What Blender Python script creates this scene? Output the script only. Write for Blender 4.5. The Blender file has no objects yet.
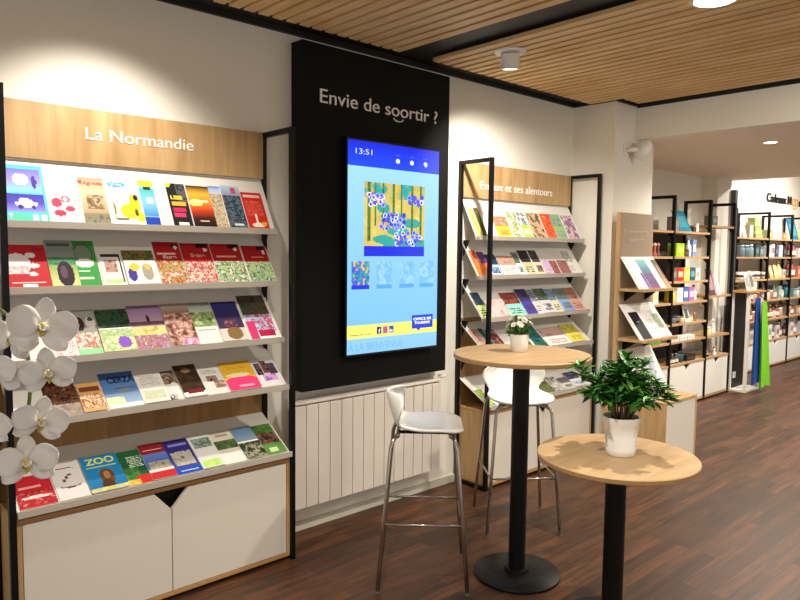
import bpy, bmesh, math, random
from mathutils import Vector, Matrix, noise

# ------------------------------------------------------------------ camera
PI = math.pi
S = bpy.context.scene
COL = S.collection
cam_data = bpy.data.cameras.new('camera')
cam = bpy.data.objects.new('camera', cam_data)
COL.objects.link(cam)
cam_data.sensor_width = 36.0
cam_data.lens = 686.2 / 800 * 36
cam_data.clip_start = 0.02
yaw, pit, rol = 0.73957, -0.07331, 0.01099
fw = Vector((math.sin(yaw) * math.cos(pit), math.cos(yaw) * math.cos(pit), math.sin(pit)))
rt = fw.cross(Vector((0, 0, 1))).normalized()
up = rt.cross(fw)
r2 = rt * math.cos(rol) + up * math.sin(rol)
u2 = -rt * math.sin(rol) + up * math.cos(rol)
cam.matrix_world = Matrix(((r2.x, u2.x, -fw.x, 0), (r2.y, u2.y, -fw.y, -3.0923), (r2.z, u2.z, -fw.z, 1.55), (0, 0, 0, 1)))
S.camera = cam

# ------------------------------------------------------------------ light
S.view_settings.view_transform = 'Standard'
S.view_settings.look = 'None'
S.view_settings.exposure = 0.5
S.view_settings.gamma = 1.0
S.view_settings.use_curve_mapping = False
W = bpy.data.worlds.new('world')
S.world = W
W.use_nodes = True
W.node_tree.nodes['Background'].inputs[0].default_value = (1.0, 0.95, 0.86, 1)
W.node_tree.nodes['Background'].inputs[1].default_value = 0.6


def spot(loc, target, power, angle, blend=0.6, color=(1.0, 0.93, 0.83), radius=0.035):
    l = bpy.data.lights.new('spot_light', 'SPOT')
    l.energy = power
    l.color = color
    l.spot_size = math.radians(angle)
    l.spot_blend = blend
    l.shadow_soft_size = radius
    o = bpy.data.objects.new('spot_light', l)
    COL.objects.link(o)
    o.location = loc
    d = Vector(target) - Vector(loc)
    o.rotation_euler = d.to_track_quat('-Z', 'Y').to_euler()
    return o


# wall-washing ceiling spots
spot((1.00, -0.62, 2.60), (1.05, -0.10, 1.42), 54, 100, 0.8)
spot((3.08, -0.66, 2.53), (3.62, -0.10, 1.45), 84, 108, 0.8)
# recessed downlights of the slatted ceiling, plus one added fill spot
spot((3.06, -1.75, 2.62), (3.0, -1.8, 0), 100, 130, 0.8)
spot((1.15, -1.75, 2.62), (1.15, -1.75, 0), 95, 130, 0.8)
spot((3.06, -3.6, 2.62), (3.06, -3.6, 0), 60, 140, 0.8)
spot((4.00, -2.90, 2.62), (4.7, -2.3, 1.3), 95, 140, 0.9)  # added fill spot out of view, brightens the bulkhead and column
spot((1.15, -3.9, 2.62), (1.15, -3.9, 0), 50, 140, 0.8)
# downlights of the lower ceiling and the gift area
spot((5.70, -1.05, 2.39), (5.70, -1.05, 0), 95, 160, 0.8, (1, .92, .80))
spot((7.00, -1.00, 2.39), (7.00, -0.80, 0), 135, 160, 0.8, (1, .92, .80))
spot((5.70, -3.0, 2.39), (5.70, -3.0, 0), 60, 160, 0.8, (1, .92, .80))
spot((7.40, -3.0, 2.39), (7.40, -3.0, 0), 60, 160, 0.8, (1, .92, .80))
spot((9.40, -0.75, 2.80), (9.40, 0.3, 1.0), 150, 150, 0.8, (1, .95, .88))
spot((11.0, -0.75, 2.80), (11.0, 0.4, 1.0), 150, 150, 0.8, (1, .95, .88))
spot((9.6, -2.4, 2.80), (9.6, -2.4, 0), 110, 150, 0.8, (1, .95, .88))


# ------------------------------------------------------------------ materials
def lin(c):
    if isinstance(c, str):
        c = c.lstrip('#')
        c = tuple(int(c[i:i + 2], 16) / 255 for i in (0, 2, 4))
    return tuple((x / 12.92 if x <= 0.04045 else ((x + 0.055) / 1.055) ** 2.4) for x in c) + (1.0,)


MATS = {}


def mat(name, color, rough=0.5, metal=0.0, noise_amt=0.06, scale=12.0, bump=0.0, emit=None, es=1.0, coat=0.0, trans=0.0):
    if name in MATS:
        return MATS[name]
    m = bpy.data.materials.new(name)
    m.use_nodes = True
    n, l = m.node_tree.nodes, m.node_tree.links
    b = n['Principled BSDF']
    b.inputs['Roughness'].default_value = rough
    b.inputs['Metallic'].default_value = metal
    b.inputs['Coat Weight'].default_value = coat
    b.inputs['Transmission Weight'].default_value = trans
    c = lin(color)
    tc = n.new('ShaderNodeTexCoord')
    nz = n.new('ShaderNodeTexNoise')
    nz.inputs['Scale'].default_value = scale
    nz.inputs['Detail'].default_value = 4
    l.new(tc.outputs['Object'], nz.inputs['Vector'])
    mx = n.new('ShaderNodeMix')
    mx.data_type = 'RGBA'
    mx.inputs[6].default_value = tuple(v * (1 - noise_amt) for v in c[:3]) + (1,)
    mx.inputs[7].default_value = tuple(min(1, v * (1 + noise_amt)) for v in c[:3]) + (1,)
    l.new(nz.outputs['Fac'], mx.inputs[0])
    l.new(mx.outputs[2], b.inputs['Base Color'])
    if bump:
        bp = n.new('ShaderNodeBump')
        bp.inputs['Strength'].default_value = bump
        bp.inputs['Distance'].default_value = 0.002
        l.new(nz.outputs['Fac'], bp.inputs['Height'])
        l.new(bp.outputs['Normal'], b.inputs['Normal'])
    if emit:
        b.inputs['Emission Color'].default_value = lin(emit)
        b.inputs['Emission Strength'].default_value = es
    MATS[name] = m
    return m


def wood(name, c1, c2, rough=0.45, stretch=(1, 1, 1), scale=3.0, knots=True):
    """grain runs along the axis whose stretch is smallest"""
    if name in MATS:
        return MATS[name]
    m = bpy.data.materials.new(name)
    m.use_nodes = True
    n, l = m.node_tree.nodes, m.node_tree.links
    b = n['Principled BSDF']
    b.inputs['Roughness'].default_value = rough
    tc = n.new('ShaderNodeTexCoord')
    mp = n.new('ShaderNodeMapping')
    mp.inputs['Scale'].default_value = stretch
    l.new(tc.outputs['Object'], mp.inputs['Vector'])
    nz = n.new('ShaderNodeTexNoise')
    nz.inputs['Scale'].default_value = scale
    nz.inputs['Detail'].default_value = 6
    nz.inputs['Distortion'].default_value = 0.6
    l.new(mp.outputs['Vector'], nz.inputs['Vector'])
    nz2 = n.new('ShaderNodeTexNoise')
    nz2.inputs['Scale'].default_value = 2.2
    nz2.inputs['Detail'].default_value = 3
    l.new(tc.outputs['Object'], nz2.inputs['Vector'])
    ad = n.new('ShaderNodeMath')
    ad.operation = 'MULTIPLY_ADD'
    ad.inputs[1].default_value = 0.35
    l.new(nz2.outputs['Fac'], ad.inputs[0])
    ml = n.new('ShaderNodeMath')
    ml.operation = 'MULTIPLY'
    ml.inputs[1].default_value = 0.65
    l.new(nz.outputs['Fac'], ml.inputs[0])
    l.new(ml.outputs[0], ad.inputs[2])
    rp = n.new('ShaderNodeValToRGB')
    rp.color_ramp.elements[0].position = 0.36
    rp.color_ramp.elements[0].color = lin(c1)
    rp.color_ramp.elements[1].position = 0.62
    rp.color_ramp.elements[1].color = lin(c2)
    l.new(ad.outputs[0], rp.inputs['Fac'])
    l.new(rp.outputs['Color'], b.inputs['Base Color'])
    MATS[name] = m
    return m


def printed(name='printed_paper', emission=0.0, rough=0.6):
    if name in MATS:
        return MATS[name]
    m = bpy.data.materials.new(name)
    m.use_nodes = True
    n, l = m.node_tree.nodes, m.node_tree.links
    b = n['Principled BSDF']
    at = n.new('ShaderNodeAttribute')
    at.attribute_name = 'Col'
    b.inputs['Roughness'].default_value = rough
    if emission:
        b.inputs['Base Color'].default_value = (0.01, 0.01, 0.012, 1)
        l.new(at.outputs['Color'], b.inputs['Emission Color'])
        b.inputs['Emission Strength'].default_value = emission
    else:
        l.new(at.outputs['Color'], b.inputs['Base Color'])
        b.inputs['Specular IOR Level'].default_value = 0.25
    MATS[name] = m
    return m


def floor_material():
    m = bpy.data.materials.new('dark_plank_floor')
    m.use_nodes = True
    n, l = m.node_tree.nodes, m.node_tree.links
    b = n['Principled BSDF']
    tc = n.new('ShaderNodeTexCoord')
    br = n.new('ShaderNodeTexBrick')
    br.inputs['Scale'].default_value = 1.0
    br.inputs['Brick Width'].default_value = 0.62
    br.inputs['Row Height'].default_value = 0.07
    br.inputs['Mortar Size'].default_value = 0.0012
    br.inputs['Mortar Smooth'].default_value = 0.2
    br.offset = 0.37
    br.inputs['Color1'].default_value = lin('#5a3822')
    br.inputs['Color2'].default_value = lin('#38210f')
    br.inputs['Mortar'].default_value = lin('#24160d')
    br.inputs['Bias'].default_value = 0.0
    l.new(tc.outputs['Object'], br.inputs['Vector'])
    mp = n.new('ShaderNodeMapping')
    mp.inputs['Scale'].default_value = (1.3, 16, 1)
    l.new(tc.outputs['Object'], mp.inputs['Vector'])
    nz = n.new('ShaderNodeTexNoise')
    nz.inputs['Scale'].default_value = 2.2
    nz.inputs['Detail'].default_value = 7
    nz.inputs['Roughness'].default_value = 0.62
    l.new(mp.outputs['Vector'], nz.inputs['Vector'])
    rp = n.new('ShaderNodeValToRGB')
    rp.color_ramp.elements[0].position = 0.32
    rp.color_ramp.elements[0].color = (0.40, 0.38, 0.36, 1)
    rp.color_ramp.elements[1].position = 0.72
    rp.color_ramp.elements[1].color = (1.75, 1.65, 1.5, 1)
    l.new(nz.outputs['Fac'], rp.inputs['Fac'])
    mx = n.new('ShaderNodeMix')
    mx.data_type = 'RGBA'
    mx.blend_type = 'MULTIPLY'
    mx.inputs[0].default_value = 1.0
    l.new(br.outputs['Color'], mx.inputs[6])
    l.new(rp.outputs['Color'], mx.inputs[7])
    l.new(mx.outputs[2], b.inputs['Base Color'])
    mr = n.new('ShaderNodeMapRange')
    mr.inputs['To Min'].default_value = 0.36
    mr.inputs['To Max'].default_value = 0.58
    l.new(nz.outputs['Fac'], mr.inputs['Value'])
    l.new(mr.outputs['Result'], b.inputs['Roughness'])
    bp = n.new('ShaderNodeBump')
    bp.inputs['Strength'].default_value = 0.25
    bp.inputs['Distance'].default_value = 0.001
    l.new(nz.outputs['Fac'], bp.inputs['Height'])
    l.new(bp.outputs['Normal'], b.inputs['Normal'])
    return m


WALL = mat('white_wall_paint', '#ece7da', 0.75, noise_amt=0.02, scale=30, bump=0.1)
GREIGE = mat('lower_ceiling_paint', '#efe4d5', 0.8, noise_amt=0.02)
BLACK = mat('black_metal', '#09090a', 0.42, noise_amt=0.1)
BLACK.node_tree.nodes['Principled BSDF'].inputs['Specular IOR Level'].default_value = 0.25
BLACKP = mat('black_panel_laminate', '#0a0a07', 0.7, noise_amt=0.12, scale=4)
BLACKP.node_tree.nodes['Principled BSDF'].inputs['Specular IOR Level'].default_value = 0.2
RECESS = mat('black_recess_paint', '#1d1c1a', 0.6)
OAK_V = wood('oak_board', '#ab8759', '#c7a574', 0.5, (9, 9, 0.9), 2.2)
OAK_T = wood('oak_table_top', '#b8966a', '#ccab7e', 0.42, (1.2, 11, 9), 2.5)
OAK_E = mat('oak_edge', '#b98b52', 0.5, noise_amt=0.12, scale=40)
OAK_D = wood('brown_oak_back', '#8a6437', '#a67c47', 0.55, (9, 9, 0.9), 2.2)
SLAT = wood('ceiling_slat_pine', '#cda56c', '#e6c692', 0.6, (5, 0.6, 5), 1.6)
WHITE_P = mat('white_shelf_metal', '#e4e1d9', 0.5, noise_amt=0.02)
LIP = mat('grey_beige_shelf_lip', '#b9b0a3', 0.5, noise_amt=0.03)
DOORM = mat('pale_beige_door', '#ddd5c8', 0.5, noise_amt=0.02, scale=5)
DARKIN = mat('dark_inside', '#0c0a09', 0.8)
PLASTIC = mat('white_glossy_plastic', '#f0eee8', 0.25, noise_amt=0.01)
CHROME = mat('brushed_chrome', '#b9b1a8', 0.22, 1.0, noise_amt=0.05)
PAGE = '#f4f1ea'
RADM = mat('cream_radiator_enamel', '#e0d6ca', 0.45, noise_amt=0.02)
LETTER = mat('pale_letter', '#f2efe8', 0.45, noise_amt=0.01)
CERAM = mat('white_ceramic', '#f1efea', 0.3, noise_amt=0.01)
SOIL = mat('dark_soil', '#2a1d14', 0.95, noise_amt=0.4, scale=60, bump=0.8)


# ------------------------------------------------------------------ mesh helpers
class MB:
    def __init__(s):
        s.v, s.f, s.m, s.mats = [], [], [], []

    def mi(s, m):
        if m not in s.mats:
            s.mats.append(m)
        return s.mats.index(m)

    def add(s, vs, fs, m):
        k = len(s.v)
        i = s.mi(m)
        s.v += [tuple(p) for p in vs]
        for f in fs:
            s.f.append(tuple(k + a for a in f))
            s.m.append(i)
        return s

    def box(s, x0, x1, y0, y1, z0, z1, m):
        vs = [(x0, y0, z0), (x1, y0, z0), (x1, y1, z0), (x0, y1, z0), (x0, y0, z1), (x1, y0, z1), (x1, y1, z1), (x0, y1, z1)]
        return s.add(vs, [(0, 3, 2, 1), (4, 5, 6, 7), (0, 1, 5, 4), (1, 2, 6, 5), (2, 3, 7, 6), (3, 0, 4, 7)], m)

    def prism(s, poly, axis, a, b, m):
        """poly: 2d points in the plane across axis, extruded from a to b"""
        def P(p, t):
            return {'x': (t, p[0], p[1]), 'y': (p[0], t, p[1]), 'z': (p[0], p[1], t)}[axis]
        n = len(poly)
        vs = [P(p, a) for p in poly] + [P(p, b) for p in poly]
        fs = [tuple(range(n))[::-1], tuple(range(n, 2 * n))]
        fs += [(i, (i + 1) % n, n + (i + 1) % n, n + i) for i in range(n)]
        return s.add(vs, fs, m)

    def lathe(s, prof, m, cx=0, cy=0, seg=32, cap=True):
        vs, fs = [], []
        n = len(prof)
        for r, z in prof:
            for k in range(seg):
                a = 2 * PI * k / seg
                vs.append((cx + r * math.cos(a), cy + r * math.sin(a), z))
        for i in range(n - 1):
            for k in range(seg):
                k2 = (k + 1) % seg
                fs.append((i * seg + k, i * seg + k2, (i + 1) * seg + k2, (i + 1) * seg + k))
        if cap:
            fs.append(tuple(range(seg))[::-1])
            fs.append(tuple(range((n - 1) * seg, n * seg)))
        return s.add(vs, fs, m)

    def tube(s, pts, r, m, seg=10, cap=True):
        pts = [Vector(p) for p in pts]
        rs = r if isinstance(r, (list, tuple)) else [r] * len(pts)
        vs, fs = [], []
        t = (pts[1] - pts[0]).normalized()
        ref = Vector((0, 0, 1)) if abs(t.z) < 0.9 else Vector((1, 0, 0))
        u = t.cross(ref).normalized()
        for i, p in enumerate(pts):
            if i == 0:
                t = (pts[1] - p).normalized()
            elif i == len(pts) - 1:
                t = (p - pts[i - 1]).normalized()
            else:
                t = ((pts[i + 1] - p).normalized() + (p - pts[i - 1]).normalized()).normalized()
            u = (u - t * u.dot(t)).normalized()
            w = t.cross(u)
            for k in range(seg):
                a = 2 * PI * k / seg
                vs.append(p + (u * math.cos(a) + w * math.sin(a)) * rs[i])
        for i in range(len(pts) - 1):
            for k in range(seg):
                k2 = (k + 1) % seg
                fs.append((i * seg + k, i * seg + k2, (i + 1) * seg + k2, (i + 1) * seg + k))
        if cap:
            fs.append(tuple(range(seg))[::-1])
            fs.append(tuple(range((len(pts) - 1) * seg, len(pts) * seg)))
        return s.add(vs, fs, m)

    def blob(s, c, r, m, seg=10, rings=6, sq=(1, 1, 1)):
        vs, fs = [], []
        for i in range(1, rings):
            a = PI * i / rings
            for k in range(seg):
                b = 2 * PI * k / seg
                vs.append((c[0] + r * sq[0] * math.sin(a) * math.cos(b), c[1] + r * sq[1] * math.sin(a) * math.sin(b), c[2] + r * sq[2] * math.cos(a)))
        top = len(vs)
        vs.append((c[0], c[1], c[2] + r * sq[2]))
        vs.append((c[0], c[1], c[2] - r * sq[2]))
        for i in range(rings - 2):
            for k in range(seg):
                k2 = (k + 1) % seg
                fs.append((i * seg + k, (i + 1) * seg + k, (i + 1) * seg + k2, i * seg + k2))
        for k in range(seg):
            k2 = (k + 1) % seg
            fs.append((top, k, k2))
            fs.append((top + 1, (rings - 2) * seg + k2, (rings - 2) * seg + k))
        return s.add(vs, fs, m)

    def mesh(s, name):
        me = bpy.data.meshes.new(name)
        me.from_pydata(s.v, [], s.f)
        for m in s.mats:
            me.materials.append(m)
        me.polygons.foreach_set('material_index', s.m)
        me.update()
        return me

    def build(s, name, parent=None, loc=None, smooth=False, bevel=0.0, fix=True):
        me = s.mesh(name)
        if fix:
            bm = bmesh.new()
            bm.from_mesh(me)
            bmesh.ops.recalc_face_normals(bm, faces=bm.faces)
            bm.to_mesh(me)
            bm.free()
        if smooth:
            me.polygons.foreach_set('use_smooth', [True] * len(me.polygons))
            me.update()
        o = bpy.data.objects.new(name, me)
        COL.objects.link(o)
        if parent:
            o.parent = parent
        if loc:
            o.location = loc
        if bevel:
            md = o.modifiers.new('bevel', 'BEVEL')
            md.width = bevel
            md.segments = 2
            md.limit_method = 'ANGLE'
            md.angle_limit = math.radians(40)
            if not smooth:
                md.harden_normals = False
        return o


def smooth_angle(o, deg=40):
    me = o.data
    bm = bmesh.new()
    bm.from_mesh(me)
    for e in bm.edges:
        e.smooth = not (len(e.link_faces) == 2 and e.calc_face_angle(0) > math.radians(deg))
    for f in bm.faces:
        f.smooth = True
    bm.to_mesh(me)
    bm.free()
    return o


def thing(name, label, cat, loc=(0, 0, 0), rz=0.0, group=None):
    o = bpy.data.objects.new(name, None)
    COL.objects.link(o)
    o.empty_display_size = 0.05
    o.location = loc
    o.rotation_euler = (0, 0, rz)
    return tag(o, label, cat, group)


def tag(o, label, cat, group=None):
    o['label'] = label
    o['category'] = cat
    if group:
        o['group'] = group
    return o


def struct(o):
    o['kind'] = 'structure'
    return o


def text(name, s, m, x0, z0, width, cap, y, parent=None, depth=0.003, bold=0.0, by_word=False):
    """lettering on a plane facing -y; x0,z0 baseline start, fitted to width and capital height"""
    c = bpy.data.curves.new(name, 'FONT')
    c.body = s
    c.size = 1.0
    c.extrude = 0.5
    c.offset = bold
    o = bpy.data.objects.new(name, c)
    COL.objects.link(o)
    bpy.context.view_layer.update()
    me = bpy.data.meshes.new_from_object(o.evaluated_get(bpy.context.evaluated_depsgraph_get()))
    bpy.data.objects.remove(o)
    xs = [v.co.x for v in me.vertices]
    a, b = min(xs), max(xs)
    sx = width / (b - a)
    sy = cap / 0.69
    for v in me.vertices:
        v.co = Vector((x0 + (v.co.x - a) * sx, y + (-depth if v.co.z > 0 else 0.0), z0 + v.co.y * sy))
    me.materials.clear()
    me.materials.append(m)
    q = bpy.data.objects.new(name, me)
    me.name = name
    COL.objects.link(q)
    if parent:
        q.parent = parent
    if by_word:
        # one object per word: letters grouped wherever the gap is wider than a letter space
        bm = bmesh.new()
        bm.from_mesh(me)
        left, isl = set(bm.verts), []
        while left:
            st_, got = [left.pop()], []
            while st_:
                v = st_.pop()
                got.append(v)
                for e in v.link_edges:
                    w_ = e.other_vert(v)
                    if w_ in left:
                        left.remove(w_)
                        st_.append(w_)
            isl.append((min(v.co.x for v in got), max(v.co.x for v in got), {v.index for v in got}))
        bm.free()
        isl.sort(key=lambda t: t[0])
        groups, end = [], None
        for a_, b_, ix in isl:
            if end is None or a_ - end > cap * 0.22:
                groups.append(set())
                end = b_
            groups[-1] |= ix
            end = max(end, b_)
        for k_, ix in enumerate(groups):
            mm = me.copy()
            bm = bmesh.new()
            bm.from_mesh(mm)
            bm.verts.ensure_lookup_table()
            bmesh.ops.delete(bm, geom=[v for v in bm.verts if v.index not in ix], context='VERTS')
            bm.to_mesh(mm)
            bm.free()
            w_ = bpy.data.objects.new(name, mm)
            COL.objects.link(w_)
            w_.parent = parent
        bpy.data.objects.remove(q)
        return None
    return q


# ------------------------------------------------------------------ the room
fl = struct(MB().box(-2.5, 15, -7.0, 0.9, -0.05, 0.0, floor_material()).build('floor'))

struct(MB().box(-2.5, 4.617, 0.0, 0.12, 0.0, 2.70, WALL).build('wall_left'))
struct(MB().box(4.617, 5.20, -0.36, 0.55, 0.0, 2.70, WALL).build('wall_column'))
struct(MB().box(5.20, 7.85, 0.42, 0.54, 0.0, 2.44, WALL).build('wall_gift'))
struct(MB().box(7.85, 8.22, 0.25, 0.95, 0.0, 2.9, WALL).build('wall_pier'))
struct(MB().box(8.22, 15, 0.80, 0.92, 0.0, 2.9, WALL).build('wall_far'))
struct(MB().box(14.9, 15, -7, 0.80, 0.0, 2.9, WALL).build('wall_end'))
# bulkhead and lower ceiling
struct(MB().box(4.90, 5.02, -7.0, -0.36, 2.405, 2.66, WALL).build('wall_bulkhead'))
struct(MB().box(5.02, 8.45, -7.0, 0.42, 2.405, 2.44, GREIGE).build('ceiling_lower'))
struct(MB().box(8.37, 8.45, -7.0, 0.80, 2.44, 2.86, WALL).build('wall_bulkhead_far'))
struct(MB().box(8.45, 15, -7.0, 0.95, 2.86, 2.92, WALL).build('ceiling_far'))
# slatted ceiling: black recess above, boards below
struct(MB().box(-2.5, 5.02, -7.0, 0.0, 2.685, 2.72, RECESS).build('ceiling_recess'))


def slats(name, x0, x1, rnd):
    b = MB()
    x = x0
    R = random.Random(rnd)
    while x < x1:
        ye = -0.19 if x < 4.53 else -0.45
        b.box(x, x + 0.0545, -7.0, ye, 2.645, 2.667, SLAT)
        x += 0.0765
    for yb in (-0.5, -1.5, -2.5, -3.5, -4.5, -5.5, -6.5):
        b.box(x0, x1, yb - 0.02, yb + 0.02, 2.667, 2.686, RECESS)
    return struct(b.build(name, bevel=0.002))


slats('ceiling_slats_left', -2.48, 2.62, 1)
slats('ceiling_slats_right', 2.885, 4.74, 2)
struct(MB().box(-2.5, 4.617, -0.02, 0.0, 2.655, 2.686, RECESS).box(4.617, 4.92, -0.38, -0.36, 2.655, 2.686, RECESS)
       .box(4.597, 4.617, -0.38, -0.02, 2.655, 2.686, RECESS).box(4.885, 4.90, -7.0, -0.38, 2.640, 2.686, RECESS).build('trim_1'))
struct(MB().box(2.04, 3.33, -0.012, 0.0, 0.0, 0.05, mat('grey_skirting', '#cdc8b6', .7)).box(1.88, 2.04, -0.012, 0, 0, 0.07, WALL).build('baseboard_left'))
struct(MB().box(8.23, 8.66, 0.785, 0.80, 0.0, 0.07, WALL).build('baseboard_far'))
# dark grey corner upright at the pier 
struct(MB().box(8.22, 8.285, 0.20, 0.26, 0.0, 2.28, mat('grey_upright_metal', '#565a5a', 0.4)).build('trim_2'))

# ------------------------------------------------------------------ black information panel and screen
P = thing('information_panel', 'tall black wall panel with white lettering above the lit touch screen', 'wall panel', (2.034, 0, 0))
PW, PB, PT = 1.092, 0.79, 2.615
MB().box(0, PW, -0.10, -0.0025, PB, PT, BLACKP).build('panel_board', P, bevel=0.002)
text('lettering', 'Envie de soortir ?', LETTER, 0.113, 2.315, 0.872, 0.072, -0.1002, P, 0.003, by_word=True)
# smile under the double o
sm = MB()
n = 12
pts = []
for i in range(n + 1):
    a = -PI + PI * i / n
    pts.append((0.668 + 0.036 * math.cos(a), -0.1015, 2.303 + 0.016 * math.sin(a)))
sm.tube(pts, 0.0035, LETTER, 6)
sm.build('smile_mark', P)


# colour-grid surfaces
def grid_mesh(name, w, h, nx, ny, colors, thick, m_print, m_side, side_col=PAGE):
    """slab: x across, y up, z out; front face split in nx*ny coloured cells (colors[j][i] linear rgba)"""
    vs, fs, cols = [], [], []
    for j in range(ny + 1):
        for i in range(nx + 1):
            vs.append((-w / 2 + w * i / nx, h * j / ny, thick))
    for j in range(ny):
        for i in range(nx):
            a = j * (nx + 1) + i
            fs.append((a, a + 1, a + nx + 2, a + nx + 1))
            cols.append(colors[j][i])
    k = len(vs)
    vs += [(-w / 2, 0, 0), (w / 2, 0, 0), (w / 2, h, 0), (-w / 2, h, 0)]
    bl, br, tr, tl = 0, nx, (ny + 1) * (nx + 1) - 1, ny * (nx + 1)
    sc = lin(side_col)
    bot = [i for i in range(nx + 1)]
    top = [ny * (nx + 1) + i for i in range(nx + 1)]
    lef = [j * (nx + 1) for j in range(ny + 1)]
    rig = [j * (nx + 1) + nx for j in range(ny + 1)]
    fs += [tuple([k, k + 1] + bot[::-1]), tuple([k + 2, k + 3] + top), tuple([k + 3, k] + lef), tuple([k + 1, k + 2] + rig[::-1]), (k, k + 3, k + 2, k + 1)]
    cols += [sc] * 5
    me = bpy.data.meshes.new(name)
    me.from_pydata(vs, [], fs)
    me.materials.append(m_print)
    me.materials.append(m_side)
    mi = [0] * (nx * ny) + [1] * 5
    me.polygons.foreach_set('material_index', mi)
    at = me.color_attributes.new('Col', 'FLOAT_COLOR', 'CORNER')
    buf = []
    for f, c in zip(fs, cols):
        buf += list(c) * len(f)
    at.data.foreach_set('color', buf)
    me.update()
    return me


def paint(nx, ny, ops, seed=0, aspect=1.4):
    g = [[lin('#ffffff')] * nx for _ in range(ny)]
    R = random.Random(seed)
    for op in ops:
        k = op[0]
        if k == 'bg':
            c = lin(op[1])
            g = [[c] * nx for _ in range(ny)]
            continue
        if k in ('r', 'ph', 'l', 'gr'):
            x0, y0, x1, y1 = op[1:5]
            i0, i1, j0, j1 = round(x0 * nx), round(x1 * nx), round(y0 * ny), round(y1 * ny)
            pal = [lin(c) for c in (op[5] if isinstance(op[5], (list, tuple)) else [op[5]])]
            sc = op[6] if len(op) > 6 else 5.0
            ox, oy = R.random() * 50, R.random() * 50
            for j in range(max(0, j0), min(ny, j1)):
                for i in range(max(0, i0), min(nx, i1)):
                    if k == 'r':
                        g[j][i] = pal[0]
                    elif k == 'gr':
                        t = (j - j0) / max(1, j1 - j0 - 1)
                        t = t * (len(pal) - 1)
                        q = min(int(t), len(pal) - 2)
                        t -= q
                        g[j][i] = tuple(pal[q][z] * (1 - t) + pal[q + 1][z] * t for z in range(4))
                    elif k == 'ph':
                        v = 0.5 + 0.62 * noise.noise(Vector((i / nx * sc + ox, j / ny * sc * aspect + oy, seed * 1.7)))
                        v += 0.34 * noise.noise(Vector((i / nx * sc * 2.3 + oy, j / ny * sc * 2.3 * aspect + ox, seed * 1.3))) + R.uniform(-.035, .035)
                        v = min(0.999, max(0, v)) * (len(pal) - 1)
                        q = int(v)
                        t = min(1, max(0, (v - q - .25) * 2))
                        g[j][i] = tuple(pal[q][z] * (1 - t) + pal[min(q + 1, len(pal) - 1)][z] * t for z in range(4))
                    elif k == 'l':
                        if (j - j0) % 2 == 0 and R.random() < 0.75:
                            g[j][i] = pal[0]
        elif k == 'e':
            cx, cy, rx, ry = op[1:5]
            c = lin(op[5])
            for j in range(ny):
                for i in range(nx):
                    if len(op) > 6 and not (op[6][0] <= (i + .5) / nx <= op[6][2] and op[6][1] <= (j + .5) / ny <= op[6][3]):
                        continue
                    if (((i + .5) / nx - cx) / rx) ** 2 + (((j + .5) / ny - cy) / ry) ** 2 <= 1:
                        g[j][i] = c
    return g


PRINT = printed()
PAPER_SIDE = mat('paper_edge', '#eeeae2', 0.7, noise_amt=0.03, scale=80)
SCREEN = printed('screen_picture', 1.0)

# the screen: a portrait display standing 4 cm off the panel
SX0, SX1, SZ0, SZ1 = 2.300, 2.985, 0.968, 2.140
T = thing('touch_screen', 'lit blue portrait display mounted on the black wall panel', 'screen', (2.645, -0.108, 0.968), math.radians(-1.0))
sw, sh = SX1 - SX0, SZ1 - SZ0
MB().box(-sw / 2 - .006, sw / 2 + .006, -0.036, -0.004, -0.012, sh + 0.012, mat('black_bezel', '#08080a', 0.3)).build('housing', T, bevel=0.003)
nx, ny = 120, 205
ops = [('bg', '#86bdf2'), ('gr', 0, 0, 1, 1, ['#6fb0ee', '#84bdf3', '#9bcdf6']),
       ('r', 0, .885, 1, 1, '#1233d8'), ('gr', 0, .885, 1, 1, ['#1a45ea', '#0c22cc'])]
# headline picture: yellow ground, teal paths, blossom clumps, trunks
ax0, ay0, ax1, ay1 = .17, .50, .83, .815
def A(u, v): return ax0 + u * (ax1 - ax0), ay0 + v * (ay1 - ay0)
ops.append(('ph', ax0, ay0, ax1, ay1, ['#c0a84e', '#cdb75e', '#d8c56d'], 9))
for u0, v0, ru, rv in ((.75, .05, .6, .12), (.30, .14, .22, .07), (.55, .27, .25, .07), (.78, .40, .2, .08), (.45, .50, .26, .07), (.30, .62, .14, .08), (.62, .84, .3, .07)):
    x, y = A(u0, v0)
    ops.append(('e', x, y, ru * .5, rv * .3, '#2c9c93', (ax0, ay0, ax1, ay1)))
ops.append(('ph', ax0, ay0 + .24, ax1, ay1, ['#1e8f96', '#28a09b', '#c0a84e', '#c9b45a', '#3aa6a8'], 7))
for u, wdt, v0 in ((.07, .05, .12), (.17, .03, .35), (.30, .03, .28), (.47, .035, .38), (.60, .025, .45), (.78, .035, .22), (.94, .035, .1)):
    x, y = A(u, v0)
    ops.append(('ph', x - wdt * .33, y, x + wdt * .33, ay1, ['#35602c', '#4f7a33', '#22523c'], 20))
rr = random.Random(5)
for cu, cv, nb, sp in ((.2, .74, 26, .14), (.84, .76, 22, .12), (.46, .42, 34, .2), (.72, .14, 36, .22)):
    for _ in range(nb):
        u, v = cu + rr.uniform(-sp, sp), cv + rr.uniform(-sp, sp) * .55
        if not (0.02 < u < .97 and .06 < v < .97):
            continue
        x, y = A(u, v)
        ops.append(('e', x, y, .022, .0125, rr.choice(['#dfe6ff', '#8fa4f0', '#4b59d0'])))
        ops.append(('e', x, y, .013, .0075, rr.choice(['#2a2fae', '#4b2fb0', '#7a2fb4', '#2b48c8'])))
ops.append(('r', ax0, ay0 - .035, ax1, ay0 + .012, '#1128cf'))
ops.append(('r', ax0, ay0 - .002, ax1, ay0, '#1128cf'))
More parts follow.
